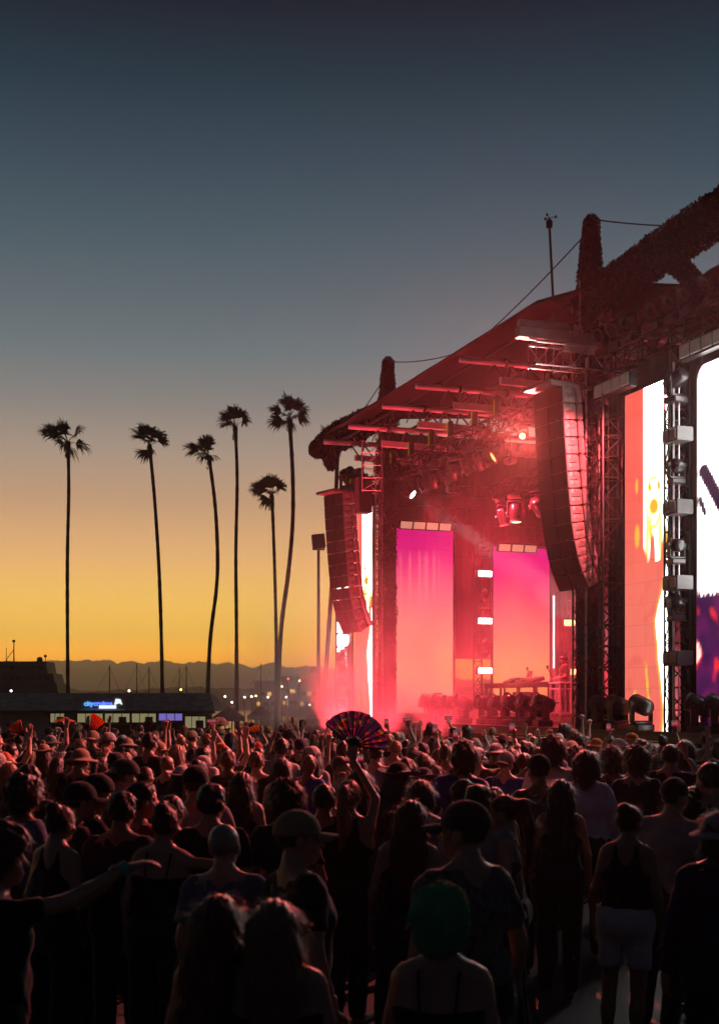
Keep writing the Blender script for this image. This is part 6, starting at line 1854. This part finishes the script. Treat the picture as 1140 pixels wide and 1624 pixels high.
fan_px('orange fan half open, waved over the heads', 143, 1166, 21, 34, 86, 36, 6, (.75, .09, .015), -20)
fan_px('coral fan with dark ribs at the edge of the crowd', 38, 1168, 20, 26, 158, 98, 7, (.5, .1, .07), 15)
fan_px('white fan fully spread in front of the tents', 348, 1152, 24, 15, 165, 8, 12, (.6, .5, .5), 5)
fan_px('black fan nearly closed beside a raised hand', 236, 1160, 21, 17, 118, 62, 4, (.02, .02, .022), 10)
fan_px('amber fan partly hidden behind raised arms', 408, 1166, 24, 16, 150, 70, 6, (.6, .25, .05), 0)
par = thing('parasol', 'flat orange paper parasol above the heads', 'parasol', at(102, 1160, 22))
b = MB(); n = 20; Rr_ = 19 / FPX * 22
for i in range(n):
    a0_, a1_ = 2 * PI * i / n, 2 * PI * (i + 1) / n
    b.add([(0, 0, .245), (Rr_ * math.cos(a0_), Rr_ * math.sin(a0_), .17), (Rr_ * math.cos(a1_), Rr_ * math.sin(a1_), .17)], [(0, 1, 2)])
b.build('canopy', translucent('parasol_paper', (.7, .13, .03)), par)
MB().tube((0, 0, -.3), (0, 0, .32), .006).build('handle', M_BLACK, par)
# cup, wristband, sunglasses, bag
cw = hand_world(cupw, 1, 'cup')
cu = thing('plastic_cup', 'clear plastic cup in the hand of the dark-haired cup holder', 'cup', cw + Vector((0, 0, -.06)))
MB().lathe([(.028, 0), (.042, .14), (.04, .14), (.027, .004)], 14).build('wall', mat('clear_plastic', (.5, .5, .5), .15, spec=.6), cu)
wb = Vector(ARMS['reach'][1]); wbp = wA.location + wA.rotation_euler.to_matrix() @ (wb * wA.scale[0])
dv = (wA.rotation_euler.to_matrix() @ (Vector(ARMS['reach'][1]) - Vector(ARMS['reach'][0]))).normalized()
tag(MB().tube(dv * -.02, dv * .012, .033, n=14, caps=False).build('wristband', mat('teal_band', (.02, .35, .32), .5), loc=wbp), 'teal wristband on the outstretched arm', 'wristband')
sg = thing('sunglasses', 'red-tinted sunglasses pushed up on the long-haired head', 'sunglasses', w3.location + w3.rotation_euler.to_matrix() @ Vector((0, 0, 1.70 * w3.scale[0])), w3.rotation_euler.z)
for s in (-1, 1):
    MB().lathe([(.026, -.004), (.028, 0), (.026, .004)], 12, Matrix.Translation((s * .034, .05, .02)) @ Matrix.Rotation(R(55), 4, 'X')).build('lens', mat('red_reflection_lens', (.35, .01, .015), .12, spec=.8), sg)  # red reflection painted in as the lens colour
    MB().tube((s * .066, .05, .015), (s * .085, -.06, -.02), .003).build('temple', M_BLACK, sg)
bagp = place(494, 1187, 1.8)
bg_ = thing('drawstring_bag', 'white cords and pale drawstring bag on the back of the pale cap wearer', 'bag', (bagp[0], bagp[1] - .19, 1.02), R(-10))
MB().bbox((0, 0, .16), (.3, .1, .34), .04).build('sack', M_CLOTH['grey'], bg_)
MB().path([(-.02, -.03, .33), (-.1, 0, .42), (-.12, .1, .46)], .006, 5).path([(.02, -.03, .33), (.1, 0, .42), (.12, .1, .46)], .006, 5).path([(0, -.05, .33), (.05, -.06, .2)], .006, 5).path([(0, -.05, .33), (-.06, -.06, .18)], .006, 5).build('cord', M_WHITEP, bg_)

# ================================================================== AIR
hz = bpy.data.materials.new('haze_air'); hz.use_nodes = True; nt = hz.node_tree; nt.nodes.clear()
o_ = nt.nodes.new('ShaderNodeOutputMaterial'); v_ = nt.nodes.new('ShaderNodeVolumePrincipled')
v_.inputs['Color'].default_value = (.9, .86, .84, 1); v_.inputs['Density'].default_value = .00032; v_.inputs['Anisotropy'].default_value = .85
nt.links.new(v_.outputs[0], o_.inputs['Volume'])
b = MB().box((0, 1960, 62), (9000, 4060, 138))
tag(b.build('haze', hz), kind='stuff')
sm = bpy.data.materials.new('stage_smoke_air'); sm.use_nodes = True; nt = sm.node_tree; nt.nodes.clear()
o_ = nt.nodes.new('ShaderNodeOutputMaterial'); v_ = nt.nodes.new('ShaderNodeVolumePrincipled')
v_.inputs['Color'].default_value = (.92, .9, .9, 1); v_.inputs['Anisotropy'].default_value = .3
def vm(op, a, b=None, clamp=False):
    n = nt.nodes.new('ShaderNodeMath'); n.operation = op; n.use_clamp = clamp
    for i, v in enumerate((a, b)):
        if v is None: continue
        if isinstance(v, (int, float)): n.inputs[i].default_value = v
        else: nt.links.new(v, n.inputs[i])
    return n.outputs[0]
tcv = nt.nodes.new('ShaderNodeTexCoord'); spv = nt.nodes.new('ShaderNodeSeparateXYZ'); nt.links.new(tcv.outputs['Object'], spv.inputs[0])
nzv = nt.nodes.new('ShaderNodeTexNoise'); nzv.inputs['Scale'].default_value = .5; nzv.inputs['Detail'].default_value = 2.5; nt.links.new(tcv.outputs['Object'], nzv.inputs['Vector'])
low = vm('POWER', 2.718, vm('MULTIPLY', vm('MAXIMUM', vm('SUBTRACT', spv.outputs['Z'], 1.6), 0), -.6))          # smoke lies low on the deck
puff = vm('MULTIPLY', vm('SUBTRACT', nzv.outputs['Fac'], .36, True), 4.0)
fr = vm('MULTIPLY', vm('MULTIPLY', vm('SUBTRACT', 13.5, vm('ABSOLUTE', spv.outputs['X'])), .1, True), vm('MULTIPLY', vm('SUBTRACT', 7.2, vm('ABSOLUTE', spv.outputs['Y'])), .4, True))
fz = vm('MULTIPLY', vm('MULTIPLY', vm('SUBTRACT', spv.outputs['Z'], 1.2), 1.2, True), vm('MULTIPLY', vm('SUBTRACT', 10.9, spv.outputs['Z']), .4, True))
dens = vm('MULTIPLY', vm('MULTIPLY', vm('ADD', .0009, vm('MULTIPLY', vm('MULTIPLY', low, puff), .3)), fr), fz)
nt.links.new(dens, v_.inputs['Density'])
nt.links.new(v_.outputs[0], o_.inputs['Volume'])
sb_ = MB().box((0, 0, 6.05), (27, 14.4, 9.7)).build('stage_smoke', sm, loc=st(14, 2.2, 0), rot=(0, 0, STAGE_ROT))
tag(sb_, kind='stuff')
